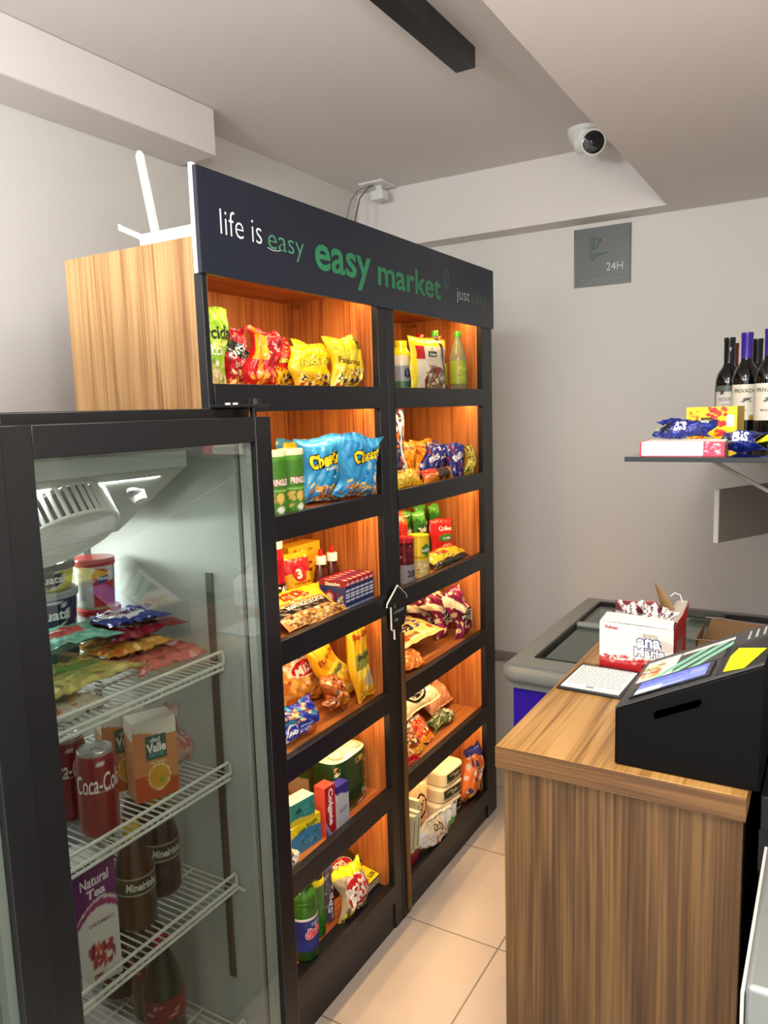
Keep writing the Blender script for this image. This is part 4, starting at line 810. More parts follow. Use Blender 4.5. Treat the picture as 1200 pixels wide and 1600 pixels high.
# fifth shelf
def roll_pack(w, d, h, lab, loc, rz, seed, big):
    r = empty('toilet_paper_pack')
    lathe('wrapper', [(.94, 0), (1, .012), (1, h-.02), (.97, h-.004)], ['#1c3c1c', ('b', .28, .3, .40, .8, 5, .04, ['#dfe2d0', '#c9ceb4'], seed), ('b', .58, .25, .70, .8, 7, .035, ['#a9b0a4', '#dfe3dc', '#6f7a70'], seed+1), ('e', .35, .26, .07, .11, '#8fa06a'), ('e', .65, .28, .09, .13, '#4f7d58'), ('b', .1, .0, .9, .1, 6, .04, ['#d8d8cc'], seed), ('e', .37, .88, .025, .05, '#c9a24a'), ('e', .53, .88, .025, .05, '#c9a24a')] if big else ['#3f6a24', ('r', .0, .0, 1, .3, '#d8c8a8'), ('b', .40, .3, .60, .75, 8, .04, ['#cfcfa8', '#8a8a6a'], seed)],
          [('Familiar', .64, .28, .085, .024, '#cfe0cc', .02, 20), ('4', .53, .88, .010, .014, '#2a2410', .03), ('4', .37, .88, .010, .014, '#2a2410', .03)] if big else [], 56, FILM, r, sup=(w/2, d/2, 3.6), step=.005)
    m = M(); n = 40; rg = np.linspace(0, 1, 9); th = np.arange(n)/n*2*np.pi
    P = np.array([[(np.sign(math.sin(t))*abs(math.sin(t))**.56*w/2*.97*q, -np.sign(math.cos(t))*abs(math.cos(t))**.56*d/2*.97*q, h-.004+.010*(1-q**4)+.003*math.sin(9*q+3*t)*(1-q)) for t in th] for q in rg[::-1]])
    m.grid(P, 0, np.tile(s2l('#ece0c0'), (9, n, 1)), wrap=True); top = m.build('top_film', FILM, r)
    if big:
        for sx, sy in ((-.25, -.22), (.25, -.22), (-.25, .22), (.25, .22)):
            mm = M(); mm.tube([(sx*w+.022*math.cos(a), sy*d+.022*math.sin(a), h+.0045) for a in np.linspace(0, 6.283, 24)], .0025, 6, caps=False); mm.build('roll_core_ring', mat('core_beige', '#d9b98a', .6), top)
    return put(r, loc, (0, 0, rz), lab, 'toilet paper', 'toilet paper packs')
roll_pack(.178, .125, .165, 'large dark green toilet paper pack seen from above, right side of the fifth shelf', (-1.212, 1.787, BZ[4]), 90, 3, True)
roll_pack(.150, .12, .215, 'smaller green toilet paper pack behind the toothpaste box', (-1.350, 1.790, BZ[4]), 90, 5, False)
b = carton('toothpaste_box', .042, .038, .142, {'*': ['#d8493a'], 'F': ['#b0182a', ('w', .22, .20, 3, 2.6, '#8a9ab8'), ('w', .12, .2, 3, 2.8, '#3a4a78')], 'T': ['#d8483a', ('b', .2, .2, .8, .8, 3, .14, ['#b01c24'], 2)], 'L': ['#dc5040']}, [('F', 'Colgate', .5, .58, .105, .024, '#f2ece8', .04, -90)])
put(b, (-1.172, 1.606, BZ[4]), (0, 0, 84), 'upright red toothpaste box with white name', 'box')
b = carton('soap_box', .050, .030, .122, {'*': ['#c9ccd4'], 'F': ['#b9bfc8', ('W', .78, .05, 4, 1, '#2c2a86')], 'T': ['#2c2a86'], 'L': ['#d8d8dc', ('W', .8, .02, 3, 0, '#2c2a86')]}, [('F', 'PROEX', .5, .40, .035, .010, '#6a5a6a', .02, 12)])
put(b, (-1.165, 1.664, BZ[4]), (0, 0, 86), 'white box with a dark blue top right of the toothpaste box', 'box')
b = carton('detergent_box', .115, .060, .080, {'*': ['#d8c8b0'], 'F': ['#3a7fb0', ('W', .62, .12, 3, .2, '#ead61c'), ('b', .3, .1, .9, .5, 8, .08, ['#2a6a4a', '#4a9ad0', '#2f6fa8'], 4)], 'T': ['#e6dc1c', ('r', 0, 0, .12, 1, '#d8d4c4')], 'L': ['#e0cdb8', ('s', .2, .1, .8, .45, 40, '#b8705a', 1), ('r', .25, .55, .8, .9, '#a89a98')]}, [('F', 'Lava Roupa', .55, .78, .075, .018, '#1c6a34', .03, 6)])
put(b, (-1.190, 1.508, BZ[4]), (0, 0, 84), 'blue and yellow washing powder box with the teal box on top of it', 'box')
b = carton('tissue_box', .085, .045, .062, {'*': ['#5aa090'], 'F': ['#2f7f7c', ('w', .22, .08, 4, 1, '#c9b82a'), ('b', .5, .3, .95, .8, 6, .1, ['#3f9490', '#256a68'], 3)], 'T': ['#bfe0c0'], 'L': ['#4f9a88', ('r', 0, 0, 1, .2, '#c9a82a')]}, [('F', 'ob', .30, .62, .022, .014, '#12343a', .04)])
put(b, (-1.195, 1.512, BZ[4]+.0820), (0, 0, 80), 'small teal box standing on the blue and yellow washing powder box', 'box')
b = bag('tissue_pack', .07, .045, .03, ['#e8e4d0', ('b', .2, .2, .8, .8, 5, .1, ['#3a3a3a', '#d8b83a'], 3)], [], 22); put(b, (-1.150, 1.425, BZ[4]+.002), (-30, 0, 86), 'white pack at the lower left corner of the fifth shelf', 'pack')

# bottom shelf
r = empty('disinfectant_bottle')
lathe('bottle_body', [(.034, 0), (.038, .006), (.038, .14), (.037, .15), (.0345, .156), (.037, .162), (.035, .168), (.037, .174), (.034, .185), (.024, .200), (.018, .206)], ['#3f6a2a'], (), 36, mat('green_translucent', '#3f7a2c', .15, trans=.35), r)
lathe('label', [(.0385, .030), (.0385, .125)], ['#25307a', ('r', 0, 0, 1, .05, '#e8e8ee'), ('r', 0, .95, 1, 1, '#e8e8ee'), ('w', .28, .06, 8, 0, '#313c90')], [('DESINF', .52, .80, .035, .010, '#c9cfe8', .02), ('diabo', .5, .56, .062, .028, '#e0506a', .04, 6, '#f2dce4')], 44, CARD, r, closed=False)
m = M(); m.prism([(-.032, .204), (.032, .204), (.034, .222), (.026, .262), (.010, .262), (-.032, .232)], 'y', -.026, .026); m.build('trigger_cap', mat('green_cap', '#6f9a2c', .3), r, bevel=.008)
put(r, (-1.195, 1.518, BZ[5]), (0, 0, 88), 'green disinfectant bottle with a blue label and slanted green cap', 'bottle')
r = empty('insecticide_can')
lathe('can_body', [(.024, 0), (.0265, .004), (.0265, .165), (.023, .175)], ['#2c6a20', ('r', 0, .88, 1, 1, '#d8c81c'), ('b', .3, .1, .7, .6, 6, .06, ['#1c4a18', '#3a8a2a'], 2)], (), 36, SHINE, r); cap(r, .025, .175, .085, '#16120e', False)
put(r, (-1.215, 1.600, BZ[5]), (0, 0, 90), 'dark green aerosol can with a yellow ring and black cap', 'can', 'aerosol cans')
r = empty('insecticide_can')
lathe('can_body', [(.022, 0), (.0245, .004), (.0245, .165), (.018, .180)], ['#4a4a5e', ('b', .3, .05, .7, .9, 16, .05, ['#8a8a9a', '#2a2a3a', '#c9c4cc', '#6a4a4a'], 2)], [('SPRAY', .5, .5, .12, .016, '#dfe0e8', .03, 80)], 36, SHINE, r); cap(r, .018, .180, .070, '#14100e', False)
put(r, (-1.215, 1.652, BZ[5]), (0, 0, 90), 'grey patterned aerosol can with a black cap beside the steel wool bag', 'can', 'aerosol cans')
b = bag('steel_wool_bag', .122, .152, .045, ['#b9a88a', ('W', .80, .06, 5, 1, '#f0dc1c'), ('b', 0, 0, 1, .2, 10, .08, ['#8a7a5a', '#e8d01c', '#6a5a4a'], 3), ('e', .52, .46, .43, .36, '#d8cfc4'), ('e', .52, .46, .40, .33, '#c41c22')], [('BOM', .47, .56, .085, .034, '#f2ece4', .05, 18), ('BRIL', .60, .36, .085, .034, '#f2ece4', .05, 18)], 23, 1.3)
put(b, (-1.168, 1.722, BZ[5]), (-5, -2, 80), 'steel wool bag with a big red oval and yellow tied top', 'bag')
b = carton('matchbox_pack', .100, .062, .032, {'*': ['#e8cf1c'], 'T': ['#eed61c', ('e', .35, .72, .22, .36, '#d83a1c'), ('e', .35, .60, .12, .26, '#eed61c'), ('r', .0, .86, .3, 1, '#b01c1c')], 'F': ['#e4dcc4', ('r', 0, .75, 1, 1, '#1a1410')], 'L': ['#e8dcc0']}, [('T', 'FIAT LUX', .62, .30, .070, .015, '#1c1a14', .05)])
put(b, (-1.195, 1.825, BZ[5]+.012), (10, 0, 90), 'yellow matchbox pack with a red flame mark at the right of the bottom shelf', 'box')
b = carton('steel_wool_box', .130, .085, .052, {'*': ['#3a3418'], 'T': ['#332a14', ('r', 0, .78, 1, 1, '#e0be1c'), ('e', .45, .40, .36, .34, '#e8e0d0'), ('e', .45, .40, .34, .31, '#b81c20')], 'F': ['#3a3014', ('r', .7, 0, 1, 1, '#e0be1c')], 'R': ['#e0be1c']}, [('T', 'BOM', .42, .52, .05, .018, '#f2ece4', .05), ('T', 'BRIL', .48, .30, .05, .018, '#f2ece4', .05)])
put(b, (-1.285, 1.805, BZ[5]+.030), (22, 0, 88), 'dark and yellow steel wool box with a red oval behind the matchbox pack', 'box')

# ------------------------------------------------------------------ goods on the lit shelves, right bay
r = empty('milk_bottle')
lathe('bottle_body', [(.034, 0), (.036, .006), (.036, .10), (.030, .13), (.020, .150)], ['#d8d4c0', ('r', 0, 0, 1, .28, '#3a6a4a'), ('r', 0, .28, 1, .60, '#8f98a0'), ('W', .82, .02, 8, 0, '#e8d41c')], [('88', .5, .44, .040, .030, '#1c2460', .05)], 36, SHINE, r); cap(r, .021, .150, .020, '#ead61c')
put(r, (-1.235, 2.212, BZ[0]), (0, 0, 78), 'white plastic bottle with a yellow top, number 88, left of the yellow pouch', 'bottle')
b = bag('granola_pouch', .225, .178, .045, ['#ead81c', ('r', .10, .0, .96, .84, '#e6dcc0'), ('e', .62, .20, .36, .26, '#7a2c1c'), ('b', .32, .0, .92, .34, 26, .055, ['#c9b890', '#8a9a4a', '#e8e0c8', '#a88a5a'], 4), ('r', .08, .60, .28, .84, '#c81c24'), ('r', .36, .64, .62, .74, '#1c3a2a'), ('d', .88, .42, .2, .05, '#5a1c1c')], [('Kobber', .49, .69, .045, .010, '#e8ece0', .03), ('TAPIOCA', .48, .45, .055, .014, '#8a2a2a', .02)], 31, .5)
put(b, (-1.172, 2.290, BZ[0]), (-3, 0, 84), 'yellow stand-up pouch with a bowl picture and red badge on the top right shelf', 'pouch')
GB = mat('clear_pet', '#cfd6a8', .08, trans=.75)
def pet(nm, capc, liq, lab, loc, rz, body=None, h=1.0, lblspec=None, txt=(), cat='bottle', grp='clear bottles on the top right shelf'):
    r = empty(nm)
    lathe('bottle_body', [(.027, 0), (.031, .006), (.031, .06*h), (.0295, .075*h), (.031, .09*h), (.031, .12*h), (.022, .16*h), (.013, .185*h), (.012, .200*h)], [liq], (), 32, body or GB, r)
    lathe('label', [(.0315, .035*h), (.0315, .115*h)], lblspec or ['#9aa83a', ('b', .35, .1, .65, .9, 8, .05, ['#d8c83a', '#5a7a2a'], 3)], txt, 40, CARD, r, closed=False)
    cap(r, .0135, .198*h, .020, capc); put(r, loc, (0, 0, rz), lab, cat, grp); return r
pet('vinegar_bottle', '#4f9a2c', '#c9cf9a', 'clear bottle with a green cap at the right end of the top right shelf', (-1.178, 2.527, BZ[0]), 82)
pet('vinegar_bottle', '#4f9a2c', '#c9cf9a', 'clear bottle with a green cap behind the yellow pouch', (-1.225, 2.440, BZ[0]), 82)
RB = mat('amber_pet', '#a8481c', .1, trans=.55)
pet('vinegar_bottle', '#c8201c', '#b8582a', 'amber bottle with a red cap between the two green-capped bottles', (-1.272, 2.562, BZ[0]), 82, RB, .97)
pet('vinegar_bottle', '#c8201c', '#b8582a', 'amber bottle with a red cap behind the yellow pouch, left of the green-capped one', (-1.290, 2.455, BZ[0]), 82, RB, .97)

b = bag('biscuit_bag', .140, .235, .045, ['#24366a', ('b', .2, .05, 1, .95, 22, .10, ['#d8d4cc', '#e8772a', '#1c2a5a', '#e8e4dc', '#c8601c'], 4), ('d', .75, .5, .25, .05, '#e8e4dc')], [], 32, 1.2)
put(b, (-1.245, 2.185, BZ[1]), (-2, -4, 80), 'navy, white and orange bag behind the middle post on the second right shelf', 'snack bag')
G5 = 'cookie packs lying on the second right shelf'
b = bag('cookie_pack', .200, .070, .040, ['#e8b81c', ('r', 0, .62, 1, .85, '#f0cc2a'), ('b', 0, 0, 1, .6, 22, .07, ['#c8d04a', '#d8801c', '#8aa02a', '#f0d85a'], 4)], [('biscoito', .4, .74, .06, .012, '#8a3a14', .02)], 33, .8)
put(b, (-1.158, 2.135, BZ[1]+.008), (-48, 0, 88), 'yellow pack lying at the front left of the second right shelf', 'cookie pack', G5)
b = bag('cookie_pack', .220, .052, .045, ['#c8781c', ('r', .0, .4, .45, 1, '#c9401c'), ('b', .5, .1, .8, .9, 2, .001, ['#1c1410'], 4), ('e', .45, .45, .12, .5, '#2c1a14'), ('e', .66, .5, .12, .5, '#2c1a14'), ('r', .84, 0, 1, 1, '#d8c83a')], [], 34, .8)
put(b, (-1.160, 2.340, BZ[1]+.006), (-38, 0, 88), 'chocolate cookie pack with dark round cookies printed on it', 'cookie pack', G5)
for k in range(5):
    b = bag('chocolate_pack', .078, .118, .030, ['#1c2a7a', ('b', 0, .0, 1, 1, 10, .10, ['#28389a', '#14205c', '#8a2a3a', '#d8d4dc'], 3+k), ('d', .5, .5, .8, .07, '#5a2a5a')], [('BIS', .5, .6, .045, .020, '#e8e4f0', .04, 35)], 35+k, 1.0)
    put(b, (-1.190+.003*k, 2.335+.047*k, BZ[1]), (-6, 14, 62), ['blue chocolate pack nearest the yellow and brown packs, first in the row', 'second blue chocolate pack of the row on the second right shelf', 'middle blue chocolate pack of the row of five', 'fourth blue chocolate pack of the row on the second right shelf', 'last blue chocolate pack of the row, beside the olive bag'][k], 'chocolate pack', 'blue chocolate packs in a row')
for k, (y, lab) in enumerate(((2.345, 'orange cookie bag behind the left end of the blue row'), (2.50, 'orange cookie bag behind the right end of the blue row'))):
    b = bag('cookie_bag', .155, .135, .040, ['#e89a1c', ('b', 0, 0, 1, 1, 18, .10, ['#f0b83a', '#c8641c', '#d8861c', '#f4d06a'], 3+k)], [('Passatempo', .5, .82, .10, .016, '#8a2a10', .02)], 41+k, 1.2)
    put(b, (-1.305, y, BZ[1]), (-4, 0, 86), lab, 'cookie bag', 'orange cookie bags')
b = bag('snack_bag', .055, .110, .035, ['#b8a83a', ('b', 0, 0, 1, 1, 14, .13, ['#5a6a2a', '#d8c04a', '#8a3a1c', '#3a4a1c'], 4)], [], 43, 1.2)
put(b, (-1.158, 2.577, BZ[1]), (-2, 8, 82), 'small olive and yellow bag at the right end of the second right shelf', 'snack bag')

# third right shelf
b = bag('snack_bag', .120, .205, .045, ['#b8201c', ('W', .80, .03, 5, 0, '#d8601c'), ('e', .5, .52, .3, .1, '#d8a0a0'), ('b', .1, .05, .9, .4, 10, .09, ['#d83a3a', '#8a1418', '#e8b8a8'], 4)], [], 44, 1.2)
put(b, (-1.275, 2.215, BZ[2]), (-2, 0, 84), 'tall red bag behind the dark jar at the left of the third right shelf', 'snack bag')
GP = ['#2c6a1c', ('W', .84, .04, 9, 0, '#4a9a2c'), ('e', .5, .24, .40, .24, '#8a1c2a'), ('e', .5, .22, .28, .16, '#c8a04a'), ('b', .2, .08, .8, .34, 8, .08, ['#b8281c', '#d8b06a', '#7a1420'], 3), ('e', .5, .66, .4, .10, '#1c4a14')]
bg = bag('seasoning_pouch', .085, .195, .030, GP, [('Yoki', .5, .66, .055, .020, '#e8e8d0', .03)], 45, .7)
GL = ['dark green pouch nearest the tall red bag on the third right shelf', 'second green pouch from the tall red bag, picture of red beans', 'green pouch behind the small red pouch, on its left', 'green pouch behind the small red pouch, on its right']
for k in range(4):
    o = bg if k == 0 else copy_tree(bg); put(o, (-1.255+.004*k, 2.275+.073*k, BZ[2]), (-3, 0, 82+2*k), GL[k], 'pouch', 'green seasoning pouches')
b = bag('grain_pouch', .155, .140, .040, ['#c8201c', ('W', .86, .03, 5, 0, '#d8342a'), ('e', .5, .50, .34, .10, '#3a8a2c'), ('e', .55, .20, .28, .14, '#d8a07a'), ('b', .35, .08, .8, .3, 10, .06, ['#b85a3a', '#e8c0a0'], 3)], [('Quaker', .5, .74, .09, .020, '#f0d8d0', .03), ('aveia', .5, .50, .05, .012, '#e8f0e0', .02)], 46, .8)
put(b, (-1.178, 2.490, BZ[2]), (-3, 4, 82), 'bright red pouch with a green oval on the third right shelf', 'pouch')
def tin(lab, loc, col, spec, txt, lid=None, R0=.036, h=.140, nm='tin_can', grp=None):
    r = empty(nm); lathe('can_body', [(R0*.97, 0), (R0, .002), (R0, .004), (R0*.98, .006), (R0*.98, h-.006), (R0, h-.004), (R0, h), (R0*.93, h), (R0*.93, h-.003), (.0005, h-.003)], [col]+spec, txt, 40, SHINE, r)
    if lid: cap(r, R0*1.02, h-.002, .016, lid, False, name='lid')
    return put(r, loc, (0, 0, 76), lab, 'can' if nm == 'tin_can' else 'jar', grp)
MS = [('e', .5, .66, .10, .14, '#3a7a2c'), ('r', 0, .47, 1, .50, '#b8901c'), ('r', 0, 0, 1, .44, '#c9b06a'), ('b', .35, .1, .65, .4, 6, .05, ['#e8d8a0', '#a88a3a'], 3)]
tin('yellow tin with a green badge beside the red-lidded jar', (-1.186, 2.212, BZ[2]), '#e8c42a', MS, [('milho', .5, .66, .038, .012, '#e8ecd0', .03)])
tin('dark red jar with a red lid beside the yellow tin, third right shelf', (-1.186, 2.112, BZ[2]), '#5a141c', [('r', 0, 0, 1, .45, '#8f8a90'), ('b', .3, .5, .7, .95, 6, .06, ['#8a2430', '#c88a8a'], 3)], [('200', .5, .24, .035, .022, '#3a3a44', .04)], '#c02430', .034, .135, 'jam_jar')
b = bag('noodle_pack', .280, .085, .030, ['#e0c01c', ('r', 0, 0, 1, .25, '#1c1c10'), ('W', .8, .05, 6, 0, '#d8301c'), ('b', .2, .3, .9, .8, 18, .06, ['#4a7a2a', '#f0e070', '#c83a1c', '#e8d04a'], 4)], [('Maggi', .4, .6, .07, .02, '#c8241c', .03)], 47, .9)
put(b, (-1.158, 2.430, BZ[2]+.008), (-62, 0, 88), 'flat yellow pack with green print lying at the front of the third right shelf', 'pack')

# fourth right shelf
G6 = 'purple and cream snack bags'
SN = lambda s: ['#7a1c44', ('b', 0, .0, 1, 1, 20, .13, ['#e8d8b0', '#8a1c4a', '#e0c890', '#5a1430', '#a8285a'], s), ('d', .5, .5, .9, .10, '#e8d8b4'), ('r', .3, .2, .8, .45, '#2c1418')]
for k, (w, h, x, y, rt, lab) in enumerate(((.195, .165, -1.275, 2.330, (-12, 6, 78), 'purple and cream snack bag at the back left of the fourth right shelf'), (.150, .130, -1.240, 2.450, (-16, -10, 74), 'small purple and cream snack bag in the middle of the fourth right shelf'),
        (.120, .165, -1.195, 2.475, (-10, -24, 82), 'purple and cream snack bag slanting at the front of the fourth right shelf'), (.125, .185, -1.180, 2.548, (-8, -14, 84), 'purple and cream snack bag at the right end of the fourth right shelf'))):
    b = bag('snack_bag', w, h, .045, SN(3+k), [('MILHO', .55, .38, w*.55, .014, '#e8dcc8', .03), ('DOCE', .58, .26, w*.5, .012, '#e8dcc8', .03)], 48+k, 1.7)
    put(b, (x, y, BZ[3]), rt, lab, 'snack bag', G6)
b = bag('flour_pack', .270, .150, .035, ['#e8c878', ('b', .10, .35, .75, .85, 16, .09, ['#2a3470', '#1c1c24', '#3a4a8a', '#e8d8a8'], 4), ('e', .16, .2, .08, .1, '#d8501c'), ('e', .8, .25, .06, .08, '#b8481c'), ('s', .0, .5, .2, .9, 60, '#1c1814', 1)], [('farofa', .35, .2, .06, .018, '#8a3a14', .02)], 52, .6)
put(b, (-1.195, 2.270, BZ[3]+.012), (-80, 0, 86), 'flat cream pack with dark blue print lying on the fourth right shelf', 'pack')
b = bag('chip_bag', .180, .095, .035, ['#e8862a', ('b', 0, 0, 1, 1, 20, .09, ['#f0b04a', '#d8581c', '#f4d08a', '#e8701c'], 4)], [], 53, 1.4)
put(b, (-1.158, 2.120, BZ[3]+.008), (-62, 8, 88), 'orange bag lying at the front left of the fourth right shelf', 'snack bag')

# fifth right shelf
b = bag('coffee_bag', .200, .150, .085, ['#e8a078', ('b', .1, .5, .6, .95, 9, .09, ['#c8281c', '#d8402a'], 4), ('r', .75, 0, 1, 1, '#e8b890'), ('b', 0, 0, 1, .4, 8, .1, ['#e8b088', '#d89068'], 5)], [], 54, 1.0)
put(b, (-1.215, 2.500, BZ[4]+.030), (-62, 0, 92), 'peach-coloured bag with red print lying at the back of the fifth right shelf', 'bag')
b = bag('rice_bag', .245, .150, .055, ['#e8d8b0', ('e', .5, .52, .30, .40, '#16130f'), ('e', .5, .52, .25, .34, '#e8d8b0'), ('e', .5, .52, .23, .31, '#1c1814'), ('b', .38, .35, .62, .7, 5, .05, ['#d8c8a0', '#c9a83a'], 2), ('e', .5, .75, .05, .06, '#e8d8b0')], [('CAMIL', .5, .44, .08, .022, '#e8dcc0', .03)], 55, 1.0)
put(b, (-1.225, 2.275, BZ[4]+.095), (-52, -6, 82), 'cream bag with a large black emblem on the fifth right shelf', 'bag')
b = bag('herb_bag', .180, .055, .040, ['#5a6a3a', ('b', 0, 0, 1, 1, 20, .09, ['#2a4a24', '#c8c08a', '#8a9a5a', '#3a3a2a', '#d8c8a0'], 4), ('e', .8, .5, .12, .3, '#c8b89a')], [('chá', .45, .5, .03, .02, '#e8e8d0', .03)], 56, 1.4)
put(b, (-1.158, 2.365, BZ[4]+.012), (-62, 0, 90), 'small dark green and clear bag at the front edge of the fifth right shelf', 'bag')
for k, (y, cc, lab) in enumerate(((2.055, ['#c81c2c', '#e8c04a', '#a81424', '#e8e0c0'], 'red and yellow noodle pack beside the middle post on the fifth right shelf'), (2.135, ['#e8a82a', '#8a3a14', '#e8d8a0', '#3a4a1c'], 'yellow noodle pack in the middle of the front packs on the fifth right shelf'), (2.215, ['#e8901c', '#c82a1c', '#f0d070', '#6a2a10'], 'orange noodle pack with red ends on the fifth right shelf'))):
    b = bag('noodle_pack', .098, .130, .036, [cc[1], ('b', 0, .1, 1, .9, 28, .09, cc, 5+k), ('r', 0, 0, 1, .14, cc[0]), ('r', 0, .86, 1, 1, cc[0])], [('lámen', .5, .7, .06, .018, '#f0e8d0', .03)], 57+k, 1.2)
    put(b, (-1.152, y, BZ[4]+.010), (-54, 0, 84), lab, 'noodle pack', 'noodle packs on the fifth right shelf')

# bottom right shelf
BR6 = RT[5]-.028-.016
sp = ['#e8dcb8', ('r', .22, .18, .74, .78, '#1c2a18'), ('b', .3, .25, .68, .7, 7, .06, ['#4a7a3a', '#c8b88a', '#2a4a24'], 4)]
def soft_block(nm, w, d, h, top, txt, seed):
    r_ = lathe(nm, [(.94, 0), (1.0, .006), (1.0, h-.006), (.95, h), (.5, h+.002), (.001, h+.002)], top, txt, 56, FILM, None, sup=(w/2, d/2, 5), step=.004)
    return r_
b1 = None
for k in range(3):
    if k == 0: b1 = o = soft_block('soap_pack', .150, .125, .055, ['#e8dcb8', ('r', .415, .2, .585, .8, '#1c2a18'), ('b', .43, .25, .57, .72, 8, .02, ['#4a7a3a', '#c8b88a', '#8aa06a'], 4)], [('Ypê', .5, .5, .04, .02, '#d8d8c0', .03)], 1)
    else: o = copy_tree(b1)
    put(o, (-1.235, 2.425+.012*(k-1), BR6+.0005+k*.058), (0, 0, 76+5*k), ['cream wrapped block with a dark label at the bottom of the stack of three', 'cream wrapped block with a dark label in the middle of the stack of three', 'cream wrapped block with a dark label on top of the stack of three'][k], 'pack', 'cream wrapped blocks')
b = bag('bread_bag', .110, .205, .070, ['#d8702a', ('b', 0, 0, 1, 1, 18, .12, ['#e8d8d0', '#d86a1c', '#e89a4a', '#c8b8b0', '#3a2a5a'], 4), ('W', .84, .06, 5, 0, '#2c2a6a')], [], 61, 1.6)
put(b, (-1.165, 2.553, BR6+.002), (2, 0, 84), 'clear and orange bag with a navy top beside the stacked cream blocks', 'bag')
b = bag('flour_bag', .130, .165, .050, ['#d8b088', ('e', .55, .52, .30, .26, '#2c2420'), ('e', .55, .52, .24, .21, '#d8b48c'), ('b', .4, .4, .7, .65, 6, .06, ['#4a3a30', '#8a6a4a'], 3)], [], 62, 1.2)
put(b, (-1.235, 2.235, BR6+.002), (-8, 6, 78), 'cream bag with a dark round print left of the stacked blocks', 'bag')
for k in range(3):
    b = carton('tea_box', .022, .125, .170, {'*': ['#d8d4b8', ('r', .0, .0, 1, .30, '#8a1c34'), ('r', 0, 0, 1, .10, '#2a3a6a')], 'F': ['#c9cfae', ('r', .3, .35, .7, .9, '#3a6a34'), ('r', 0, 0, 1, .30, '#8a1c34')], 'T': ['#e0dcc0'], 'L': ['#c8ccb0', ('b', .2, .35, .8, .9, 8, .1, ['#3a6a34', '#8aa06a'], 3), ('r', 0, 0, 1, .3, '#8a1c34')]})
    put(b, (-1.200, 2.025+.030*k+.01, BR6+.002), (0, 9, 88), ['slim white, green and maroon box beside the middle post on the bottom right shelf', 'middle one of the three slim white, green and maroon boxes', 'slim white, green and maroon box next to the white bag'][k], 'box', 'slim boxes on the bottom right shelf')
b = bag('pet_food_bag', .175, .130, .065, ['#d4d6d2', ('r', .62, .62, .82, .84, '#4a9a3a'), ('e', .55, .40, .20, .20, '#b8402a'), ('e', .57, .40, .16, .16, '#e0e0dc'), ('r', 0, .7, .5, 1, '#e8d8b0'), ('b', 0, 0, 1, .2, 8, .09, ['#9a9ea0', '#f0f0ee'], 3)], [('OVOS', .28, .84, .055, .018, '#2a2a24', .03)], 63, 1.7)
put(b, (-1.150, 2.185, BR6+.022), (24, -4, 78), 'white bag with green and red marks leaning over the bottom right rail', 'bag')

# ------------------------------------------------------------------ goods in the display fridge
Z1, Z2, Z3, Z4 = [z+.0045 for z in SHZ]
def tub(r0, h, spec, txt, lid, nm='margarine_tub', sh=1.12):
    r = empty(nm); lathe('tub_body', [(r0*.86, 0), (r0*.9, .003), (r0, h)], spec, txt, 44, SHINE, r); lathe('lid', [(r0*1.04, h-.006), (r0*1.05, h+.004), (r0*1.0, h+.007), (.0005, h+.007)], [lid], (), 36, SHINE, r); return r
QY = ['#2a3358', ('w', .2, .05, 12, 0, '#1c2444'), ('e', .5, .55, .10, .34, '#dfe0da'), ('e', .5, .56, .09, .28, '#222a4c')]
t0 = tub(.060, .062, ['#7fa89a', ('r', .35, .3, .65, .7, '#1f5a50')], [], '#a8bdb4'); put(t0, (-1.275, .880, Z1), (0, 0, 70), 'pale teal margarine tub at the bottom of the stack on the top fridge shelf', 'tub', 'margarine tubs in the fridge')
t1 = tub(.060, .080, QY, [('Quata', .5, .55, .075, .024, '#e8e8e4', .03)], '#9aa0a4'); put(t1, (-1.275, .880, Z1+.0695), (0, 0, 66), 'dark blue margarine tub in the middle of the stack on the top fridge shelf', 'tub', 'margarine tubs in the fridge')
t2 = tub(.058, .045, ['#d9cf5a', ('e', .5, .5, .10, .42, '#dfe0da'), ('e', .5, .5, .09, .34, '#3a3f48')], [('Quata', .5, .5, .060, .018, '#e8e8e4', .03)], '#46484c'); put(t2, (-1.275, .880, Z1+.157), (0, 0, 66), 'yellow and dark margarine tub on top of the stack on the top fridge shelf', 'tub', 'margarine tubs in the fridge')
YT = ['#d9d7d2', ('r', .46, 0, .66, .60, '#c02c34'), ('e', .54, .72, .07, .18, '#b02c3c'), ('e', .55, .66, .05, .09, '#34408c'), ('r', .66, 0, .74, 1, '#4a4a8a'), ('s', .34, .2, .46, .8, 300, '#a8a8a8', 0), ('r', 0, 0, 1, .06, '#c8c0a0')]
y1 = tub(.040, .088, YT, [('Danone', .55, .68, .022, .007, '#e8e8f0', .03)], '#b8343a', 'yogurt_tub'); put(y1, (-1.27, 1.000, Z1), (0, 0, 55), 'red-lidded white yogurt tub below the other one on the top fridge shelf', 'tub', 'red-lidded yogurt tubs')
y2 = copy_tree(y1); put(y2, (-1.27, .995, Z1+.0955), (0, 0, 55), 'red-lidded white yogurt tub standing on the other one', 'tub', 'red-lidded yogurt tubs')
y2.scale = (.97, .97, 1.06)
G7 = 'food packs lying on the top fridge shelf'
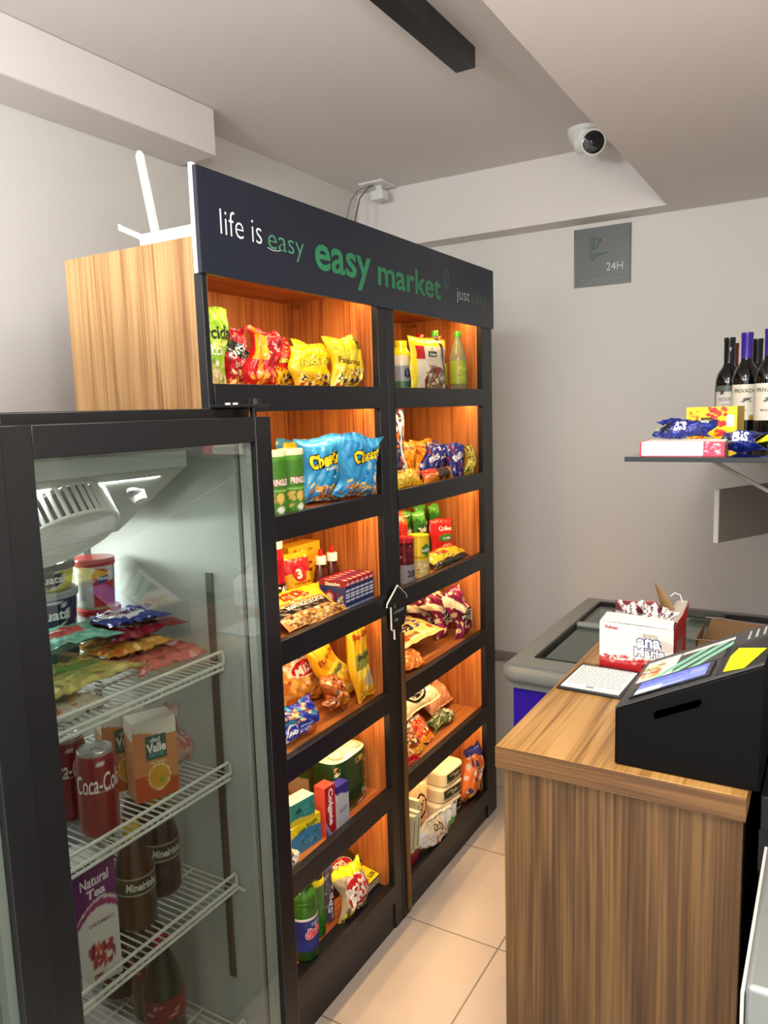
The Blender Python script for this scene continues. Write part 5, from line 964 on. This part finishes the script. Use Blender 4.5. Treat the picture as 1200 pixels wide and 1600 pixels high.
for nm, w, h, t, sp, tx, sd, loc, rt, lab in (
  ('cheese_pack', .125, .085, .015, ['#24307c', ('e', .45, .5, .34, .36, '#cfc8d0'), ('b', .2, .3, .7, .7, 6, .08, ['#b02838', '#e8e0e4'], 3)], [('Tirolez', .45, .5, .06, .018, '#28306c', .03)], 71, (-1.105, .950, Z1+.040), (-86, 0, 72), 'dark blue cheese pack with a white oval on the top fridge shelf'),
  ('ham_pack', .175, .130, .013, ['#8a1c2a', ('b', .2, .3, .8, .7, 8, .07, ['#d8c890', '#c89a5a', '#a82c38'], 3)], [('Aurora', .5, .55, .10, .024, '#e0c88a', .03)], 72, (-1.085, .985, Z1+.038), (-86, 0, 84), 'dark red ham pack with gold lettering on the top fridge shelf'),
  ('sausage_pack', .150, .110, .018, ['#c88a3a', ('r', 0, .55, 1, 1, '#e0b058'), ('b', 0, 0, 1, .5, 12, .10, ['#c8602a', '#e8b86a'], 3)], [], 73, (-1.075, .930, Z1+.034), (-86, 0, 80), 'orange and yellow sausage pack in the middle of the top fridge shelf'),
  ('ham_pack', .165, .115, .021, ['#b8545a', ('d', .5, .6, 1.5, .07, '#e0b0b0'), ('b', 0, 0, 1, 1, 12, .12, ['#c86a6a', '#8a2a34', '#d89a98'], 4)], [], 74, (-1.030, .985, Z1+.020), (-86, 0, 86), 'reddish see-through meat pack at the right front of the top fridge shelf'),
  ('vegetable_pack', .230, .120, .018, ['#a8a05a', ('d', .5, .62, 1.45, .12, '#5a8a4a'), ('b', 0, 0, 1, 1, 16, .14, ['#c8b86a', '#8a9a4a', '#b89a5a', '#7a7a3a'], 4)], [], 75, (-1.045, .795, Z1+.030), (-86, 0, 92), 'green and yellow striped pack lying at the left of the top fridge shelf'),
  ('cheese_pack', .180, .100, .016, ['#5a9a88', ('r', .3, .3, .8, .7, '#a8423c'), ('b', 0, 0, 1, .3, 6, .1, ['#8ab8a8'], 3)], [('Sadia', .55, .5, .06, .014, '#e0d0c8', .02)], 76, (-1.115, .815, Z1+.050), (-86, 0, 78), 'teal pack with a red strip behind the striped pack in the fridge'),
  ('pizza_pack', .160, .110, .014, ['#c9bfae', ('b', .0, .2, .8, 1, 24, .07, ['#d8602c', '#b83a24', '#e8a86a', '#d8d0b8'], 4), ('r', 0, 0, 1, .12, '#a8a898')], [], 77, (-1.012, .735, Z1+.004), (-86, 0, 92), 'flat pack with an orange food picture at the front left of the top fridge shelf')):
    b = bag(nm, w, h, t, sp, tx, sd, .9); put(b, loc, rt, lab, 'food pack', G7)
# second fridge shelf
def can_(spec, txt, loc, lab, rz):
    r = empty('soda_can'); lathe('can_body', [(.024, 0), (.031, .008), (.0325, .014), (.0325, .128), (.031, .138), (.0275, .148)], spec, txt, 48, mat('printed_can', '#fff') if 0 else CANM, r)
    lathe('can_lid', [(.0275, .1475), (.0285, .150), (.0275, .151), (.0255, .147), (.0005, .1465)], ['#b9bbbc'], (), 36, mat('can_aluminium', '#b9bbbc', .28, .9), r)
    m = M(); m.tube([(.010*math.cos(a), -.008+.012*math.sin(a), .1485) for a in np.linspace(0, 6.283, 16)], .0014, 5, caps=False); m.build('pull_tab', mat('can_aluminium', '#b9bbbc', .28, .9), r)
    return put(r, loc, (0, 0, rz), lab, 'can', 'red soda cans')
CANM = printed('printed_can', .25, .02, 40, .4)
CC = ['#82141f', ('r', 0, 0, 1, .04, '#8a8a8c'), ('r', 0, .97, 1, 1, '#a8a8aa'), ('r', .5, .88, .56, .93, '#e8e0e0'), ('s', .36, .04, .40, .30, 50, '#7a1420', 0)]
CT = [('Coca-Cola', .50, .68, .080, .032, '#efe6e4', .01, 4, None, .3), ('sabor original', .5, .58, .05, .006, '#e0c8c8', 0)]
can_(CC, CT, (-1.045, .790, Z2), 'red cola can with white script at the front of the second fridge shelf', 58)
can_(CC, CT, (-1.135, .800, Z2), 'red cola can standing behind the front one in the fridge', 58)
JV = {'*': ['#c97c4a', ('W', .82, .03, 4, 1, '#ddd4cc')], 'F': ['#c98450', ('W', .84, .05, 3, 2, '#ded6cc'), ('w', .26, .06, 3, 1, '#b8481c'), ('e', .55, .27, .26, .17, '#e8d8a8'), ('e', .55, .27, .23, .15, '#d89a1c'), ('e', .60, .22, .06, .05, '#8aa03a'), ('r', .28, .50, .76, .80, '#1f5a5c')], 'T': ['#d8d0c8'], 'L': ['#c88a5a', ('W', .8, .03, 4, 2, '#ddd4cc'), ('b', .2, .2, .8, .7, 6, .1, ['#b8704a'], 2)]}
jv = carton('juice_carton', .080, .052, .150, JV, [('F', 'del', .50, .75, .018, .009, '#e8ece8', .02), ('F', 'Valle', .52, .65, .036, .018, '#f0ece0', .04), ('F', 'FRUTAS', .52, .56, .026, .008, '#5ab0a8', .02), ('F', 'laranja', .55, .46, .028, .007, '#e8d88a', .02)])
put(jv, (-1.070, .930, Z2), (0, 0, 66), 'orange juice carton with a teal badge at the front of the second fridge shelf', 'carton', 'juice cartons in the fridge')
j2 = copy_tree(jv); put(j2, (-1.145, .925, Z2), (0, 0, 66), 'orange juice carton half hidden behind the front one', 'carton', 'juice cartons in the fridge')
b = bag('yogurt_pouch', .075, .125, .040, ['#c9a8a0', ('b', 0, 0, 1, 1, 12, .12, ['#d8c8c4', '#c8706a', '#b8988c', '#e0d4d0'], 3)], [], 78, 1.6)
put(b, (-1.110, 1.015, Z2), (-4, 0, 70), 'pinkish white pouch right of the juice cartons in the fridge', 'pouch')
# third fridge shelf
b = carton('tea_carton', .068, .068, .215, {'*': ['#7a2470'], 'F': ['#d8d2cc', ('W', .52, .18, 2.2, .2, '#6a2468'), ('w', .50, .18, 2.2, .2, '#a03070'), ('w', .45, .17, 2.2, .25, '#d8d2cc'), ('b', .25, .14, .85, .30, 12, .09, ['#8a1c2c', '#b03040', '#6a1420', '#c86a4a'], 4)], 'T': ['#c8c0bc']},
  [('F', 'Natural', .48, .85, .050, .018, '#e8dce4', .02, 8, None, .2), ('F', 'Tea', .50, .75, .030, .016, '#e8dce4', .03, 8, None, .2), ('F', 'CHÁ E HIBISCO', .58, .50, .042, .008, '#8a4a80', .02, 6), ('F', '0%', .42, .06, .016, .012, '#8a2c50', .05)])
put(b, (-1.045, .755, Z3), (0, 0, 74), 'tall purple and white tea carton on the third fridge shelf', 'carton')
def soda(loc, lab, liq, capc, lbl, txt, body=None, rz=72, h=.215, R0=.036, grp='dark soda bottles on the third fridge shelf', nm='soda_bottle'):
    r = empty(nm); k = h/.215
    lathe('bottle_body', [(.030, 0), (R0, .008), (R0, .06*k), (R0*.94, .068*k), (R0, .076*k), (R0, .125*k), (R0*.75, .155*k), (.016, .185*k), (.0125, .195*k)], [liq], (), 36, body or SHINE, r)
    lathe('label', [(R0+.0006, .082*k), (R0+.0006, .120*k)], lbl, txt, 44, CARD, r, closed=False)
    cap(r, .0155, .193*k, .022, capc); return put(r, loc, (0, 0, rz), lab, 'bottle', grp)
ML = ['#3a4030', ('r', 0, 0, 1, .07, '#b8b8a0'), ('r', 0, .93, 1, 1, '#b8b8a0'), ('e', .5, .5, .13, .40, '#20261c')]
MT = [('Mineirinho', .5, .5, .062, .016, '#d8dccc', .03, 0, None, .15)]
soda((-1.080, .880, Z3), 'brown soda bottle with a yellow cap, nearest the tea carton', '#3a2a1c', '#c8a41c', ML, MT, h=.192)
soda((-1.115, .975, Z3), 'dark purple soda bottle with a yellow cap, second from the tea carton', '#1c141e', '#c8a41c', ML, MT, h=.200)
soda((-1.215, 1.015, Z3), 'dark soda bottle with a clear cap behind the yellow-capped ones', '#241a22', '#a8a8a0', ['#2a2028'], [], h=.205)
# bottom fridge shelf
for k, (x, y, lc, lab) in enumerate(((-1.09, .935, '#7a2028', 'green soda bottle with a red label, nearest the door on the bottom fridge shelf'), (-1.20, 1.00, '#7a2028', 'green soda bottle with a red label, in the middle of the bottom fridge shelf'), (-1.31, 1.01, '#5a2028', 'green soda bottle with a red label, at the back of the bottom fridge shelf'))):
    soda((x, y, Z4), lab, '#16301f', '#a02028', [lc, ('b', .3, .2, .7, .8, 6, .05, ['#c8a8a0', '#8a2830'], 2)], [], h=.262, R0=.040, grp='green soda bottles on the bottom fridge shelf')

# ------------------------------------------------------------------ let everything rest on its shelf without cutting into it
bpy.context.view_layer.update()
from mathutils.bvhtree import BVHTree
def world_mesh(o):
    V, Fc = [], []
    for c in [o]+list(o.children_recursive):
        if c.type != 'MESH': continue
        mw = np.array(c.matrix_world); n = len(c.data.vertices); a = np.empty(n*3); c.data.vertices.foreach_get('co', a)
        b = sum(len(x) for x in V); V.append(a.reshape(-1, 3)@mw[:3, :3].T+mw[:3, 3]); Fc += [[b+i for i in p.vertices] for p in c.data.polygons]
    return np.concatenate(V), Fc
def cell_of(o):
    x, y, z = o.location
    if not (-1.45 < x < -1.13 and 1.2 < y < 2.62 and z < 1.9 and 'category' in o): return None
    bay = 0 if y < 1.925 else 1
    for i, bz in enumerate(BZ):
        b = bz-(.028 if bay and i == 5 else 0)
        if z >= b-.01: return bay, i, b
cells = {}
for o in list(COL.objects):
    if o.parent is None and 'category' in o:
        c = cell_of(o)
        if c: cells.setdefault(c, []).append(o)
for (bay, i, bz), objs in cells.items():
    ylo, yhi = (1.2075, 1.8785) if bay == 0 else (1.9715, 2.6085)
    dat = []
    for o in objs:
        V, Fc = world_mesh(o); off = np.zeros(3)
        low = V[:, 2].min(); z0 = o.location.z
        if o.name.startswith('tissue_box'): pass
        elif low < bz+.0006 or z0 < bz+.004: off[2] = bz+.0012-low
        zt = bz+.018; m_ = V[:, 2]+off[2] < zt
        if m_.any(): off[0] = min(0, -1.1425-V[m_, 0].max())
        if V[:, 0].min()+off[0] < XB+.002: off[0] = max(off[0], XB+.002-V[:, 0].min()) if not m_.any() or V[m_, 0].max()+XB+.002-V[:, 0].min() < -1.1425 else off[0]
        inside = V[:, 0]+off[0] < -1.118
        off[1] = max(0, ylo-V[inside, 1].min()) or min(0, yhi-V[inside, 1].max())
        dat.append([o, V, Fc, off])
    dat.sort(key=lambda d: -(d[1][:, 0].max()+d[3][0]))
    done = []
    for o, V, Fc, off in dat:
        for t in range(16):
            A = BVHTree.FromPolygons((V+off).tolist(), Fc)
            hit = [] if o.get('group') == 'cream wrapped blocks' or o.name.startswith('tissue_box') else [B for B in done if B.overlap(A)]
            if not hit or (V[:, 0].min()+off[0]-.006) < XB+.001: break
            if o.name.startswith(('rice_bag', 'flour_pack')): off[2] += .005; continue
            off[0] -= .006
            if V[:, 1].max()+off[1]+.006 < yhi: off[1] += .006
        done.append(BVHTree.FromPolygons((V+off).tolist(), Fc))
        o.location = Vector(o.location)+Vector(off)

FZ = {0: Z1, 1: Z2, 2: Z3, 3: Z4}
frs = {}
for o in list(COL.objects):
    if o.parent is None and 'category' in o and o.type in {'MESH', 'EMPTY'}:
        x, y, z = o.location
        if -1.45 < x < -.99 and .62 < y < 1.07 and .34 < z < 1.5:
            frs.setdefault(min(i for i in FZ if z >= FZ[i]-.003), []).append(o)
for i, objs in frs.items():
    done = []; dat = []
    for o in objs:
        V, Fc = world_mesh(o); off = np.zeros(3)
        if V[:, 2].min() < FZ[i]+.0006: off[2] = FZ[i]+.0006-V[:, 2].min()
        off[0] = min(0, -1.004-V[:, 0].max())
        off[1] = max(0, .629-V[:, 1].min()) or min(0, 1.061-V[:, 1].max())
        dat.append([o, V, Fc, off])
    dat.sort(key=lambda d: d[1][:, 2].min()+d[3][2])
    for o, V, Fc, off in dat:
        piled = 'pack' in o.name
        for t in range(22 if piled else 0):
            A = BVHTree.FromPolygons((V+off).tolist(), Fc)
            if not [B for B in done if B.overlap(A)]: break
            off[2] += .003
        done.append(BVHTree.FromPolygons((V+off).tolist(), Fc)); o.location = Vector(o.location)+Vector(off)
